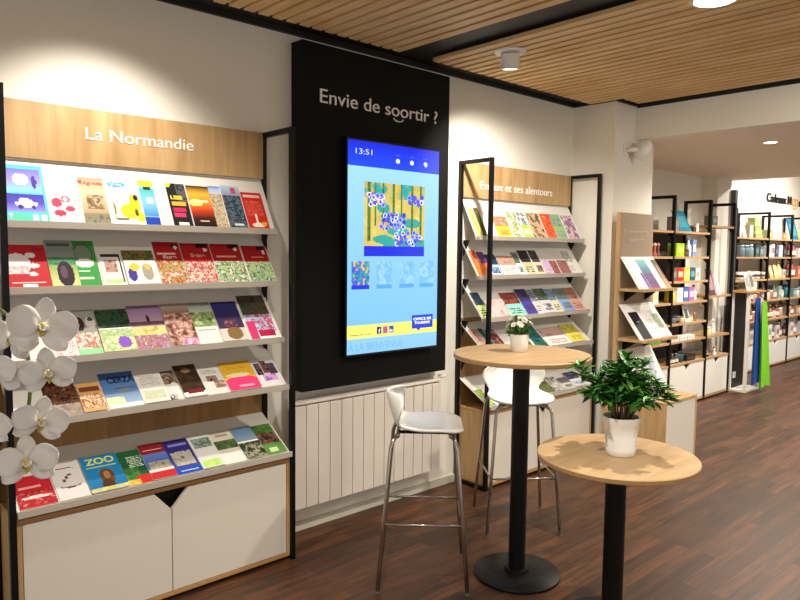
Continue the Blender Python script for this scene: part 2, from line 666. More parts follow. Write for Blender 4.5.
# thumbnails
for i, x in enumerate((.045, .30, .55, .78)):
    if i == 0:
        ops += [('ph', x, .325, x + .18, .44, ['#c9b45a', '#2c9c93', '#3a58c8', '#c9b45a', '#35602c'], 16), ('r', x, .305, x + .18, .325, '#1230d0')]
    else:
        ops += [('ph', x, .325, x + .17, .44, ['#7db6ea', '#8fc3ee', '#6fadea', '#8abfee'], 14), ('r', x, .305, x + .17, .325, '#4e9be6')]
ops += [('r', 0, .075, 1, .135, '#f0e36a'), ('l', .03, .09, .26, .10, '#8d8a5a'), ('gr', 0, 0, 1, .075, ['#7fb6e6', '#86bdee']),
        ('r', .31, .09, .36, .12, '#1c2f6e'), ('r', .375, .09, .425, .12, '#b0557f'), ('r', .44, .09, .49, .12, '#24489c'),
        ('r', .70, .10, .95, .165, '#1438c4'), ('e', .78, .10, .02, .014, '#1438c4')]
for x in (.52, .68, .84):
    ops += [('e', x, .925, .022, .011, '#dfe9ff'), ('r', x - .03, .953, x + .03, .957, '#3f5fe8')]
scr = bpy.data.objects.new('screen_glass', grid_mesh('screen_glass', sw, sh, nx, ny, paint(nx, ny, ops, 3, 1.7), 0.003, SCREEN, BLACK))
COL.objects.link(scr)
scr.parent = T
scr.matrix_local = Matrix.Translation((0, -0.0365, 0)) @ Matrix.Rotation(PI / 2, 4, 'X')
EM_W = mat('screen_white_glyph', '#b8c8ff', 0.5, emit='#b8c8ff', es=0.9)
EM_B = mat('screen_blue_glyph', '#5f92cf', 0.5, emit='#5f92cf', es=0.8)
EM_Y = mat('screen_pale_glyph', '#f4f7ff', 0.5, emit='#f4f7ff', es=0.9)
ys = -0.0397
text('clock_digits', '13:51', EM_W, -0.29, 1.10, 0.115, 0.030, ys, scr.parent, 0.0006)
text('screen_caption', 'À LA BIENVENUE', EM_B, -0.335, 0.018, 0.40, 0.042, ys, scr.parent, 0.0006)
text('screen_badge_text', 'OFFICE DE', EM_Y, 0.150, 0.163, 0.145, 0.015, ys, scr.parent, 0.0006)
text('screen_badge_text', 'TOURISME', EM_Y, 0.158, 0.140, 0.125, 0.015, ys, scr.parent, 0.0006)
text('screen_icon_letter', 'f', EM_Y, -0.118, 0.108, 0.012, 0.022, ys, scr.parent, 0.0006)
text('screen_icon_letter', 'in', EM_Y, -0.035, 0.108, 0.020, 0.020, ys, scr.parent, 0.0006)

# ------------------------------------------------------------------ radiator
Rd = thing('radiator', 'long cream radiator with vertical ribs under the black wall panel', 'radiator', (1.985, 0, 0))
b = MB()
RL = 1.105
b.box(0, RL, -0.072, -0.055, 0.165, 0.728, RADM)
for i in range(14):
    x = i * RL / 14
    b.box(x + .0028, x + RL / 14 - .0028, -0.101, -0.072, 0.16, 0.715, RADM)
b.box(-0.004, RL + .004, -0.100, -0.045, 0.724, 0.737, RADM)
b.build('ribbed_front', Rd, bevel=0.0015)
MB().box(0.1, 0.14, -0.056, -0.0025, 0.5, 0.56, RADM).box(RL - .14, RL - .1, -0.056, -0.0025, 0.5, 0.56, RADM).build('wall_bracket', Rd)
MB().tube([(RL - 0.04, -.07, .742), (RL + 0.05, -.07, .742), (RL + .075, -.06, .742), (RL + 0.08, -.003, .742)], 0.008, RADM, 8).build('pipe', Rd, smooth=True)
b = MB().lathe([(0.012, 0.0), (0.014, 0.005), (0.014, 0.02), (0.01, 0.024)], PLASTIC, RL - 0.03, -0.07, 14)
o = b.build('valve_cap', Rd, loc=(0, 0, .738))
smooth_angle(o)


# ------------------------------------------------------------------ brochure racks
PLN = {1: ((-.015, 1.885), (-.145, 1.64)), 2: ((-.015, 1.615), (-.165, 1.385)), 3: ((-.015, 1.345), (-.21, 1.11)),
       4: ((-.015, 1.07), (-.25, .88)), 5: ((-.015, .70), (-.275, .55))}


def side_frame(parent, x, depth, height, front_foot=True, t=0.025, w=0.024):
    b = MB()
    x0, x1 = x - w / 2, x + w / 2
    b.box(x0, x1, -depth, -depth + t, 0, height, BLACK)
    b.box(x0, x1, -t - 0.001, -0.001, 0, height, BLACK)
    b.box(x0, x1, -depth + t, -t - 0.001, height - t, height, BLACK)
    b.box(x0, x1, -depth + t, -t - 0.001, 0, t, BLACK)
    return b.build('side_frame', parent, bevel=0.0015)


def notch_doors(parent, x0, x1, z0, z1, y, depth_notch=0.085, half=0.078, n=2, m=None):
    m = m or DOORM
    g = 0.002
    xm = (x0 + x1) / 2
    if n == 2:
        L = [(x0, z0), (xm - g, z0), (xm - g, z1 - depth_notch), (xm - half, z1), (x0, z1)]
        R = [(xm + g, z0), (x1, z0), (x1, z1), (xm + half, z1), (xm + g, z1 - depth_notch)]
        MB().prism(L, 'y', y, y + 0.018, m).build('door', parent, bevel=0.001)
        MB().prism(R, 'y', y, y + 0.018, m).build('door', parent, bevel=0.001)
    else:
        D = [(x0, z0), (x1, z0), (x1, z1), (xm + half, z1), (xm, z1 - depth_notch), (xm - half, z1), (x0, z1)]
        MB().prism(D, 'y', y, y + 0.018, m).build('door', parent, bevel=0.001)


def rack(x, length, title, tx, tw, cap, tz, label):
    r = thing('brochure_rack', label, 'rack', (x, 0, 0))
    H = 2.13
    side_frame(r, 0, 0.285, H)
    side_frame(r, length, 0.285, H)
    a, bq = 0.013, length - 0.013
    MB().box(a, bq, -0.012, -0.002, 0.515, 1.10, OAK_D).build('back_panel', r)
    MB().box(a, bq, -0.012, -0.002, 1.10, 1.897, WHITE_P).build('back_panel', r)
    h = MB().box(a, bq, -0.030, -0.010, 1.898, 2.127, OAK_V).build('header_board', r, bevel=0.001)
    text('header_lettering', title, LETTER, tx - x, tz, tw, cap, -0.0302, h, 0.003, by_word=True)
    for k, ((yt, zt), (yb, zb)) in PLN.items():
        d = Vector((0, yt - yb, zt - zb)).normalized()
        nrm = Vector((0, -d.z, d.y))      # outwards, towards the room and up
        t = 0.010
        poly = [(yb, zb), (yt, zt), (yt - nrm.y * t, zt - nrm.z * t), (yb - nrm.y * t, zb - nrm.z * t)]
        poly = [(yb, zb), (yt, zt), (yt + 0.010, zt), (yb + 0.012, zb)]
        s = MB().prism(poly, 'x', a + .003, bq - .003, WHITE_P).build('sloping_shelf', r, bevel=0.0008)
        MB().box(a + .001, bq - .001, yb - 0.020, yb + 0.012, zb - 0.022, zb, LIP).box(a + .001, bq - .001, yb - 0.022, yb - 0.019, zb - 0.022, zb + 0.006, LIP).build('shelf_lip', s, bevel=0.001)
        if k < 5:
            for xx in (a + .004, bq - .010):
                MB().prism([(-.028 - .055, zb - .023), (-.028, zb - .023), (-.028, zb - .13)], 'x', xx, xx + .006, BLACK).build('bracket', s)
    c = MB()
    z0, z1, d, y1 = 0.02, 0.515, 0.272, -0.003
    th = 0.018
    c.box(a, bq, -d, y1, z1 - th, z1, OAK_E).box(a, bq, -d, y1, z0, z0 + th, OAK_E)
    c.box(a, a + th, -d, y1, z0 + th, z1 - th, OAK_V).box(bq - th, bq, -d, y1, z0 + th, z1 - th, OAK_V)
    c.box(a + th, bq - th, -0.02, y1, z0 + th, z1 - th, DARKIN)
    c.box(a + th, bq - th, -d + .03, -0.02, z0 + th, z0 + th + .002, DARKIN)
    c.box(a + th, bq - th, -d + .06, -d + .062, z0 + th + .002, z1 - th, DARKIN)
    cb = c.build('cabinet', r, bevel=0.001)
    MB().box(a, bq, -d + .02, y1, 0.0, z0, DARKIN).build('plinth', cb)
    notch_doors(cb, a + th + .003, bq - th - .003, z0 + th + .003, z1 - th - .003, -d + .0015)
    return r


rack(0.62, 1.24, 'La Normandie', 0.992, 0.482, 0.050, 2.000, 'oak and white brochure rack headed La Normandie left of the black panel')
rack(3.335, 1.24, 'Evreux et ses alentours', 3.506, 0.815, 0.055, 1.958, 'oak and white brochure rack headed Evreux et ses alentours beside the white column')

R1 = {1: [(0.661, 0.816, 0.256), (0.82, 0.925, 0.216), (0.937, 1.052, 0.221), (1.057, 1.205, 0.217), (1.195, 1.263, 0.223), (1.323, 1.417, 0.223), (1.417, 1.531, 0.215), (1.531, 1.598, 0.225), (1.593, 1.693, 0.23), (1.699, 1.816, 0.204)],
      2: [(0.653, 0.812, 0.195), (0.808, 0.917, 0.216), (0.909, 1.004, 0.218), (1.008, 1.107, 0.153), (1.107, 1.246, 0.169), (1.255, 1.381, 0.219), (1.381, 1.528, 0.21), (1.533, 1.691, 0.213), (1.697, 1.838, 0.204)],
      3: [(0.811, 0.885, 0.222), (0.893, 0.987, 0.218), (0.987, 1.127, 0.21), (1.127, 1.277, 0.227), (1.277, 1.409, 0.225), (1.409, 1.523, 0.229), (1.523, 1.658, 0.222), (1.674, 1.825, 0.257)],
      4: [(0.765, 0.891, 0.192), (0.891, 0.985, 0.15), (0.990, 1.141, 0.195), (1.133, 1.252, 0.188), (1.247, 1.316, 0.169), (1.316, 1.425, 0.19), (1.415, 1.54, 0.179), (1.535, 1.704, 0.173), (1.699, 1.842, 0.187)],
      5: [(0.646, 0.783, 0.164), (0.786, 0.906, 0.218), (0.906, 1.058, 0.199), (1.058, 1.165, 0.199), (1.156, 1.268, 0.21), (1.263, 1.39, 0.212), (1.385, 1.498, 0.212), (1.488, 1.623, 0.218), (1.607, 1.721, 0.208), (1.71, 1.834, 0.206)]}
R2 = {1: [(3.355, 3.403, 0.204), (3.403, 3.452, 0.209), (3.452, 3.564, 0.19), (3.568, 3.723, 0.158), (3.734, 3.844, 0.198), (3.844, 3.946, 0.196), (3.958, 4.111, 0.202), (4.111, 4.234, 0.199), (4.234, 4.374, 0.206), (4.374, 4.519, 0.197)],
      2: [(3.355, 3.417, 0.192), (3.417, 3.487, 0.177), (3.487, 3.6, 0.162), (3.6, 3.783, 0.146), (3.783, 3.85, 0.179), (3.862, 3.976, 0.197), (3.988, 4.083, 0.198), (4.083, 4.168, 0.112), (4.18, 4.267, 0.112), (4.267, 4.396, 0.111), (4.396, 4.488, 0.192)],
      3: [(3.355, 3.442, 0.206), (3.442, 3.639, 0.14), (3.639, 3.813, 0.191), (3.813, 3.938, 0.211), (3.938, 4.02, 0.206), (4.02, 4.153, 0.209), (4.153, 4.253, 0.205), (4.253, 4.395, 0.202), (4.395, 4.542, 0.207)],
      4: [(3.355, 3.440, 0.226), (3.445, 3.493, 0.229), (3.498, 3.597, 0.207), (3.704, 3.86, 0.179), (3.882, 4.022, 0.205), (4.034, 4.307, 0.167), (4.307, 4.492, 0.176)],
      5: [(3.355, 3.423, 0.159), (3.943, 4.086, 0.113), (4.086, 4.21, 0.145), (4.21, 4.338, 0.118), (4.338, 4.484, 0.154)]}


def booklet(p_bottom, d, nrm, w, h, ops, label, group, seed, res=(30, 42), thick=0.005, name='booklet', lift=0.0, titles=(), side=PAGE):
    """a booklet leaning on a plane: p_bottom centre of its lower edge, d up the plane, nrm out of it"""
    nx, ny = res
    me = grid_mesh(name, w, h, nx, ny, paint(nx, ny, ops, seed, h / w), thick, PRINT, PAPER_SIDE)
    o = bpy.data.objects.new(name, me)
    COL.objects.link(o)
    x = d.cross(nrm)
    p = Vector(p_bottom) + nrm * (0.0008 + lift) + d * 0.001
    o.matrix_world = Matrix(((x.x, d.x, nrm.x, p.x), (x.y, d.y, nrm.y, p.y), (x.z, d.z, nrm.z, p.z), (0, 0, 0, 1)))
    tag(o, label, 'booklet', group)
    for s, u0, v0, wd, cp, c in titles:
        t = text('cover_title', s, mat('ink_' + c.strip('#'), c, 0.5), -w / 2 + u0 * w, 0, wd * w, cp * h, 0, None, 0.0004, 0.028)
        for v in t.data.vertices:
            v.co = Vector((v.co.x, v.co.z + v0 * h, thick - v.co.y + 0.0002))
        t.parent = o
    return o


G = '#4c7a34'
V1 = {  # (label, ops, titles)
 (1, 0): ('teal and violet guide with a white vintage car on its cover', [('bg', '#54c9c6'), ('gr', .03, .50, .95, .93, ['#7fd8dc', '#9a8fd4', '#6f6fd8']), ('e', .45, .74, .2, .1, '#fff4fa'), ('e', .76, .70, .06, .12, '#3a2a9c'), ('gr', .03, .16, .95, .48, ['#8f8ae0', '#4a3fc4', '#3a2cb0']), ('e', .5, .30, .27, .06, '#f6f4ff'), ('e', .47, .36, .15, .05, '#e9e6ff'), ('e', .36, .25, .06, .035, '#2a2290'), ('e', .66, .25, .05, .03, '#2a2290'), ('r', .05, .03, .55, .13, '#58d6a8'), ('r', .6, .03, .73, .12, '#e9fbf4'), ('r', .8, .03, .93, .12, '#e9fbf4')], [('V', .06, .04, .08, .09, '#ffffff')]),
 (1, 1): ('white booklet with a red flower-shaped map on its cover', [('bg', '#fbf9f6'), ('e', .28, .42, .2, .1, '#d23a5a'), ('e', .62, .5, .17, .08, '#d9506a'), ('e', .62, .5, .1, .045, '#fbf9f6'), ('e', .75, .3, .2, .06, '#d23a5a'), ('e', .35, .2, .22, .07, '#c92c50'), ('e', .5, .32, .1, .04, '#ffffff')], []),
 (1, 2): ('tan booklet with a red title and a windswept tree', [('gr', 0, 0, 1, 1, ['#6f6a50', '#c7ac86', '#d9c3a1', '#b99c80']), ('r', .0, .86, .2, .93, '#c9392f'), ('ph', .25, .3, .9, .62, ['#6f5a40', '#8a7350', '#c7ac86', '#54462f'], 6), ('ph', 0, 0, 1, .22, ['#5d6270', '#8a8468', '#6f6a50'], 5), ('r', 0, 0, .06, 1, '#e9e4dc')], [("l'Agenda", .14, .84, .8, .07, '#c9251f')]),
 (1, 3): ('white leaflet with a yellow curling figure and blue title badge', [('bg', '#fdfdf6'), ('e', .3, .9, .28, .06, '#3fa4cf'), ('e', .58, .3, .3, .17, '#f2e22c'), ('e', .75, .5, .16, .2, '#f0dd20'), ('e', .8, .62, .07, .08, '#20201c'), ('e', .85, .18, .14, .12, '#f2e22c'), ('e', .12, .35, .035, .2, '#8f7d2c'), ('e', .3, .12, .2, .03, '#6e6426'), ('e', .75, .28, .04, .1, '#4c4a1e')], [('Velo', .12, .875, .34, .05, '#eef8ff')]),
 (1, 4): ('narrow sky-blue leaflet with a yellow corner', [('bg', '#78bdea'), ('gr', 0, .2, 1, .8, ['#4c8fd6', '#7fc4ec', '#46b8b4']), ('r', 0, .85, 1, 1, '#f0e23c'), ('r', .3, .78, .8, .86, '#2a2a26'), ('e', .6, .55, .25, .08, '#e4f4ff'), ('r', 0, 0, 1, .16, '#2340b4')], []),
 (1, 5): ('black booklet with yellow and magenta lettering', [('bg', '#1e1c1c'), ('ph', .5, .55, 1, 1, ['#2a2828', '#5c5a5c', '#3a3838'], 4), ('r', .12, .62, .75, .72, '#d8c43a'), ('r', .2, .65, .3, .72, '#1e1c1c'), ('r', .12, .48, .85, .57, '#e0b23c'), ('r', .12, .34, .8, .43, '#c62a5e'), ('r', .15, .22, .75, .3, '#cf3a6c'), ('r', .25, .03, .8, .09, '#e9e4e0'), ('e', .05, .97, .22, .07, '#f0e040')], []),
 (1, 6): ('orange sunset booklet beside the black one on the top shelf', [('gr', 0, 0, 1, 1, ['#1c1310', '#4a1d12', '#c8421c', '#f0902c', '#f2b43c', '#2c1c14']), ('e', .3, .58, .3, .09, '#fde07a'), ('r', .2, .6, .85, .64, '#fff2cf'), ('r', .3, .12, .7, .15, '#e8d8c8')], []),
 (1, 7): ('narrow beige booklet showing a town street', [('ph', 0, 0, 1, .8, ['#7c6c5a', '#b09a7c', '#d4c4a4', '#57606a'], 6), ('gr', 0, .8, 1, 1, ['#c2cde0', '#93aee0']), ('r', 0, .96, 1, 1, '#7d95d8')], []),
 (1, 8): ('grey-blue booklet with a dark cathedral photo', [('ph', 0, 0, 1, .85, ['#3c4650', '#5c6c7c', '#2c343c', '#7d8a98'], 5), ('gr', 0, .75, 1, 1, ['#8a9db4', '#b7c6d8']), ('r', .55, .82, .8, .95, '#c8486c'), ('r', .3, .05, .8, .09, '#d4dce4'), ('e', .55, .5, .06, .2, '#20404c')], []),
 (1, 9): ('red booklet with a white tree drawing', [('bg', '#cf2c22'), ('r', .1, .86, .9, .92, '#f2c8bc'), ('ph', .1, .35, .9, .75, ['#cf2c22', '#d84c3c', '#e07a68'], 12), ('r', .42, .1, .55, .4, '#f8e4d4'), ('e', .5, .1, .3, .06, '#f8ecd8'), ('e', .8, .14, .13, .06, '#f0a83c')], []),
 (2, 0): ('large red guide with a white map and the year 2018', [('bg', '#c2202c'), ('e', .3, .55, .3, .25, '#f4ecea'), ('ph', .08, .3, .55, .5, ['#f4ecea', '#e0a0a4'], 10), ('e', .62, .75, .12, .06, '#f4ecea'), ('e', .66, .5, .14, .06, '#f4ecea'), ('e', .62, .3, .1, .05, '#f4ecea'), ('r', .1, .1, .85, .13, '#f0d8d8'), ('r', .35, .01, .65, .06, '#ffffff')], [('2018', .68, .86, .26, .07, '#6e1014')]),
 (2, 1): ('green and grey booklet picturing a dark aubergine', [('gr', 0, .62, 1, 1, ['#8f948c', '#7f8c84', '#a4a8a0']), ('r', .06, .86, .9, .93, '#5c5f5c'), ('ph', 0, .45, 1, .62, ['#3c7a50', '#4c8c60', '#2c5c40'], 5), ('gr', 0, 0, 1, .45, ['#e0dc98', '#8fb060']), ('e', .55, .25, .3, .28, '#2c1a26'), ('e', .5, .3, .12, .14, '#5c4454')], []),
 (2, 2): ('bright green booklet with a round white emblem', [('bg', '#3f9c48'), ('e', .45, .72, .42, .22, '#4a6c44'), ('e', .45, .72, .36, .18, '#7c8c74'), ('e', .45, .50, .4, .1, '#eef4ea'), ('r', .1, .15, .7, .18, '#dff0dc'), ('r', .1, .3, .6, .33, '#dff0dc')], []),
 (2, 3): ('small white leaflet with a brown photo and pale green foot', [('bg', '#e9e6e0'), ('r', .1, .9, .95, 1, '#3a2620'), ('ph', .2, .4, .75, .8, ['#9a6c60', '#c09a90', '#7c4c40'], 5), ('r', .1, .05, .9, .2, '#bcdc9c'), ('r', .88, .1, .94, .9, '#2c2420')], []),
 (2, 4): ('wide booklet with a market stall and pansies', [('ph', 0, .68, 1, 1, ['#5c3c24', '#8a6c3c', '#3c5c30', '#7c4428'], 8), ('bg', '#f0ece4'), ('ph', 0, .68, 1, 1, ['#5c3c24', '#8a6c3c', '#3c5c30', '#7c4428'], 8), ('e', .2, .28, .14, .2, '#4a3c90'), ('e', .3, .5, .16, .12, '#e8c84c'), ('e', .7, .35, .18, .25, '#a8a090'), ('e', .72, .5, .1, .1, '#e0c060'), ('r', .1, .02, .9, .08, '#f8f6f0')], []),
 (2, 5): ('red guide with a pink flower picture', [('bg', '#b21c24'), ('ph', 0, 0, 1, .55, ['#e8b0a0', '#f0d0c0', '#c04c3c', '#a0b860', '#e07860'], 7), ('r', .7, .85, .95, .96, '#3c1014'), ('e', .85, .87, .07, .05, '#f0e0e0'), ('r', .1, .7, .8, .74, '#f0c8c0')], [('Eure', .3, .6, .5, .07, '#f4dcd4')]),
 (2, 6): ('red guide titled Seine with a crowd on its cover', [('bg', '#b01a20'), ('ph', 0, 0, 1, .52, ['#f0e4d8', '#d8b0a0', '#c03c34', '#e8d8c8', '#9c8c60'], 7), ('r', .55, .88, .95, 1, '#2c1014'), ('e', .82, .84, .07, .05, '#f0e0e0')], [('Seine', .28, .64, .5, .09, '#e8b08c')]),
 (2, 7): ('red guide with a green riverside landscape', [('bg', '#b41e24'), ('ph', 0, 0, 1, .55, ['#8fae70', '#b8d0a0', '#6c8c50', '#e8e0d0', '#4c6c3c'], 6), ('r', .6, .88, .95, 1, '#2c1014'), ('e', .84, .86, .06, .05, '#f0e0e0'), ('r', .15, .65, .8, .7, '#e8b08c')], []),
 (2, 8): ('red guide with blue flowers, at the right end of its shelf', [('bg', '#b01a20'), ('ph', 0, 0, 1, .55, ['#5c8cb0', '#8cb070', '#b8c890', '#4c7048', '#c8d8e0'], 7), ('r', .6, .88, .95, 1, '#2c1014'), ('e', .85, .82, .06, .06, '#f0e0e0'), ('r', .3, .66, .8, .7, '#e8b08c')], []),
 (3, 0): ('narrow dark food leaflet half hidden by the orchid', [('ph', 0, .4, 1, 1, ['#3c2420', '#6c3c34', '#2c3c24'], 6), ('ph', 0, 0, 1, .4, ['#e8b8b8', '#f4e0e0', '#c88c94'], 6)], []),
 (3, 1): ('grey and pastel booklet with a round white badge', [('bg', '#9c9c94'), ('e', .3, .68, .2, .16, '#3c2420'), ('e', .78, .7, .22, .14, '#d8d8d0'), ('e', .8, .78, .12, .05, '#3c4c3c'), ('ph', 0, .12, 1, .48, ['#e8c0a8', '#f4e8dc', '#c87868', '#b0c090'], 7), ('r', 0, 0, 1, .12, '#98e0a8')], []),
 (3, 2): ('dark green and cream booklet with a violet flower', [('ph', 0, .55, 1, 1, ['#1e3420', '#2c4c2c', '#16281a', '#6c7c5c'], 6), ('ph', 0, 0, 1, .52, ['#f0dcb8', '#e8e4a8', '#a8c888', '#f4ece0'], 5), ('e', .68, .2, .2, .14, '#8c5cc8')], []),
 (3, 3): ('booklet with a violet evening sky over a yellow field', [('gr', 0, .5, 1, 1, ['#c0a0b0', '#a888a8', '#8c6c94']), ('ph', 0, .52, 1, .62, ['#4c3438', '#6c4c50', '#3c2c30'], 9), ('e', .55, .68, .04, .1, '#3c2830'), ('ph', 0, .3, 1, .5, ['#d8c860', '#e8dc90', '#c0b050'], 5), ('ph', 0, 0, 1, .3, ['#f4ece8', '#b090b0', '#b06c5c', '#e0d0c8'], 8)], []),
 (3, 4): ('brown and pink booklet with a timbered house', [('ph', 0, 0, 1, 1, ['#3c2824', '#6c4438', '#b08070', '#e0b8a8', '#543028'], 5), ('gr', 0, .75, 1, 1, ['#8c7060', '#b09c90']), ('ph', .4, 0, 1, .15, ['#e070b0', '#f4d8e4'], 6)], []),
 (3, 5): ('pale booklet with a narrow green landscape', [('gr', 0, .75, 1, 1, ['#b8bcb0', '#8c948c']), ('ph', 0, .4, 1, .75, ['#3c5c2c', '#6c8c4c', '#98ac70', '#d8dcc0'], 6), ('r', 0, 0, 1, .4, '#f0ece4'), ('r', .1, .3, .9, .34, '#a0a49c')], []),
 (3, 6): ('navy blue booklet with a brown animal at its foot', [('gr', 0, .3, 1, 1, ['#4c3450', '#2c2858', '#2a2c74']), ('ph', .25, .35, .75, .52, ['#c09070', '#6c3c4c', '#3c2c58'], 8), ('bg2', ), ('r', 0, 0, 1, .3, '#e0d4c8'), ('e', .55, .18, .3, .16, '#8c6c44')], []),
 (3, 7): ('large dark booklet with a magenta and white foot', [('ph', 0, .52, 1, 1, ['#2c2420', '#5c4438', '#3c4c34', '#1e1a18'], 7), ('ph', 0, .15, 1, .55, ['#e8e0e8', '#c04c6c', '#b0c0e0', '#f4f0f0'], 6), ('r', .35, .04, .95, .2, '#c01c50'), ('r', 0, 0, .3, .4, '#d83c74')], []),
 (4, 0): ('dark brown booklet beside the orchid', [('ph', 0, .3, 1, 1, ['#3c2014', '#6c3c20', '#2c1810', '#9c6c3c'], 5), ('ph', 0, 0, 1, .3, ['#b0a090', '#8c7c6c'], 5)], []),
 (4, 1): ('short orange leaflet with scattered red figures', [('bg', '#dca860'), ('r', .05, .7, .95, .85, '#7c3c28'), ('ph', 0, .1, 1, .6, ['#e8c080', '#b04c34', '#f0d8a8', '#6c3020'], 9)], []),
 (4, 2): ('blue booklet titled CERZA with a small helicopter', [('gr', 0, 0, 1, 1, ['#a8c4d8', '#5c84b8', '#3c64a8']), ('e', .6, .45, .2, .07, '#7c8c98'), ('r', .35, .53, .9, .55, '#4c5c6c'), ('r', 0, 0, 1, .12, '#e0e8ec'), ('ph', 0, .1, .5, .3, ['#f0e8b0', '#e0ecc0', '#c0d0b0'], 6)], [('CERZA', .20, .70, .76, .17, '#141a3c')]),
 (4, 3): ('white booklet with faint grey print', [('bg', '#e4e0d8'), ('ph', .1, .1, .9, .35, ['#d8d8a8', '#c8d0b0', '#e4e0d8'], 8), ('l', .15, .5, .85, .8, '#c0b8b0')], []),
 (4, 4): ('narrow white leaflet with a dark arch photo', [('bg', '#dcd8d0'), ('ph', 0, .55, 1, 1, ['#2c2018', '#6c4c38', '#8c8070', '#c0b8a8'], 6), ('e', .7, .3, .3, .3, '#e4e0d8'), ('ph', 0, 0, .6, .2, ['#403830', '#d0ccc0'], 6)], []),
 (4, 5): ('dark brown menu booklet with a small crest', [('ph', 0, .15, 1, 1, ['#2c1c12', '#3c2818', '#4c3420'], 4), ('e', .5, .82, .2, .08, '#8c6c50'), ('r', .2, .1, .9, .22, '#7c2020'), ('r', 0, 0, 1, .05, '#d8d0c4')], []),
 (4, 6): ('white booklet with two small brown photos', [('bg', '#e0dcd4'), ('ph', .3, .42, .75, .62, ['#6c4c3c', '#a08070', '#3c2c24'], 6), ('ph', .55, .2, .98, .42, ['#5c3c2c', '#8c6c5c', '#c0a898'], 6), ('l', .2, .7, .8, .8, '#a09890')], []),
 (4, 7): ('yellow booklet with a bright pink lower half', [('bg', '#e0b02c'), ('e', .5, .2, .62, .28, '#e83c70'), ('e', .45, .52, .4, .07, '#f4e8b0'), ('r', .35, .1, .8, .16, '#f4a8c0'), ('l', .2, .75, .8, .85, '#c08c20')], []),
 (4, 8): ('white booklet with three dark photos, right end of its shelf', [('bg', '#dcd8d8'), ('ph', .12, .4, .38, .8, ['#2c2430', '#6c5c68', '#1c1820'], 7), ('ph', .4, .45, .62, .88, ['#3c2428', '#8c5c50', '#1c1820'], 7), ('ph', .64, .4, .95, .78, ['#38303c', '#5c4c60', '#1c1820'], 7), ('ph', .25, .2, .8, .4, ['#b060b8', '#d0a0d8', '#8c4c98'], 6)], []),
 (5, 0): ('bright red magazine at the left end of the bottom shelf', [('bg', '#c82430'), ('ph', 0, .05, 1, .5, ['#d84c4c', '#b01c24', '#e88078'], 7), ('r', .1, .6, .7, .66, '#f0b0a8'), ('e', .5, .3, .4, .05, '#f4d8d0')], []),
 (5, 1): ('white booklet with a single looping dark line', [('bg', '#e4dfdc'), ('e', .45, .74, .34, .05, '#6c4c48'), ('e', .45, .725, .34, .045, '#e4dfdc'), ('e', .5, .32, .34, .05, '#6c4c48'), ('e', .5, .345, .32, .045, '#e4dfdc'), ('r', .3, .44, .4, .5, '#6c4c48'), ('r', .4, .5, .5, .56, '#6c4c48'), ('r', .5, .56, .62, .62, '#6c4c48'), ('r', .15, .9, .85, .93, '#b0a8a4')], []),
 (5, 2): ('blue booklet titled ZOO with a lion', [('gr', 0, 0, 1, 1, ['#1c6ca8', '#2488c0', '#1c7cb4']), ('e', .55, .36, .2, .24, '#6c4424'), ('e', .55, .42, .1, .1, '#b08050'), ('e', .5, .15, .16, .16, '#4c3018'), ('ph', 0, 0, 1, .1, ['#e8e0a0', '#c8c880'], 6), ('r', .1, .66, .9, .7, '#d0dc80')], [('ZOO', .12, .76, .78, .17, '#dfe86c')]),
 (5, 3): ('green booklet with white lines of text', [('bg', '#1f5c34'), ('l', .3, .5, .9, .8, '#d8e8d0'), ('ph', 0, .1, .6, .5, ['#1f5c34', '#3c7c3c', '#6c8c3c'], 6), ('r', .4, 0, 1, .25, '#c82c24'), ('ph', 0, 0, .5, .15, ['#f0d060', '#e8a030'], 5)], []),
 (5, 4): ('booklet with a red top and a castle under blue sky', [('gr', 0, .2, 1, .75, ['#5c70a0', '#4c6cb8', '#6c80c0']), ('r', 0, .72, 1, 1, '#8c1c24'), ('r', .1, .8, .9, .84, '#d8b0a8'), ('ph', .1, .18, .95, .48, ['#8c8878', '#b0a890', '#5c5c50'], 8), ('r', 0, 0, 1, .2, '#c82c30'), ('r', 0, .2, 1, .26, '#e8e4e0')], []),
 (5, 5): ('violet-blue booklet with a turreted castle', [('gr', 0, .2, 1, 1, ['#4c4890', '#302c80', '#2c2470']), ('ph', .15, .25, .9, .65, ['#a09c90', '#c0b8a8', '#5c5478'], 8), ('r', .2, .82, .9, .87, '#8c84c0'), ('r', 0, 0, 1, .2, '#2450b8'), ('r', .2, .06, .85, .1, '#c8d8f4')], []),
 (5, 6): ('white booklet with a lake photo and lime foot', [('bg', '#dcdcd4'), ('ph', .1, .6, .95, .88, ['#3c4c2c', '#6c7c5c', '#98a8b0', '#28341c'], 6), ('ph', .1, .02, .9, .22, ['#b0e060', '#c8ec88'], 4)], []),
 (5, 7): ('cream booklet with a green countryside photo', [('bg', '#d8d0bc'), ('ph', 0, .42, 1, .7, ['#2c4020', '#4c6434', '#6c8450'], 6), ('r', .25, .8, .75, .88, '#a09884'), ('r', 0, 0, 1, .3, '#e8e4dc')], []),
 (5, 8): ('blue-topped booklet with a dark garden photo', [('gr', 0, .55, 1, 1, ['#8ca0b0', '#6c8ca8', '#5c7c9c']), ('ph', 0, 0, 1, .5, ['#1c2818', '#38482c', '#a09c84', '#2c3820'], 6)], []),
 (5, 9): ('green booklet with a brown food photo, right end of the bottom shelf', [('bg', '#5c8c3c'), ('ph', .05, .35, .95, .72, ['#4c2c20', '#8c6050', '#381e16', '#b89080'], 5), ('r', .15, .82, .9, .86, '#284418'), ('r', .3, .08, .65, .22, '#c8d8a8'), ('ph', 0, .72, 1, 1, ['#4c7c30', '#3c6424'], 5)], []),
}
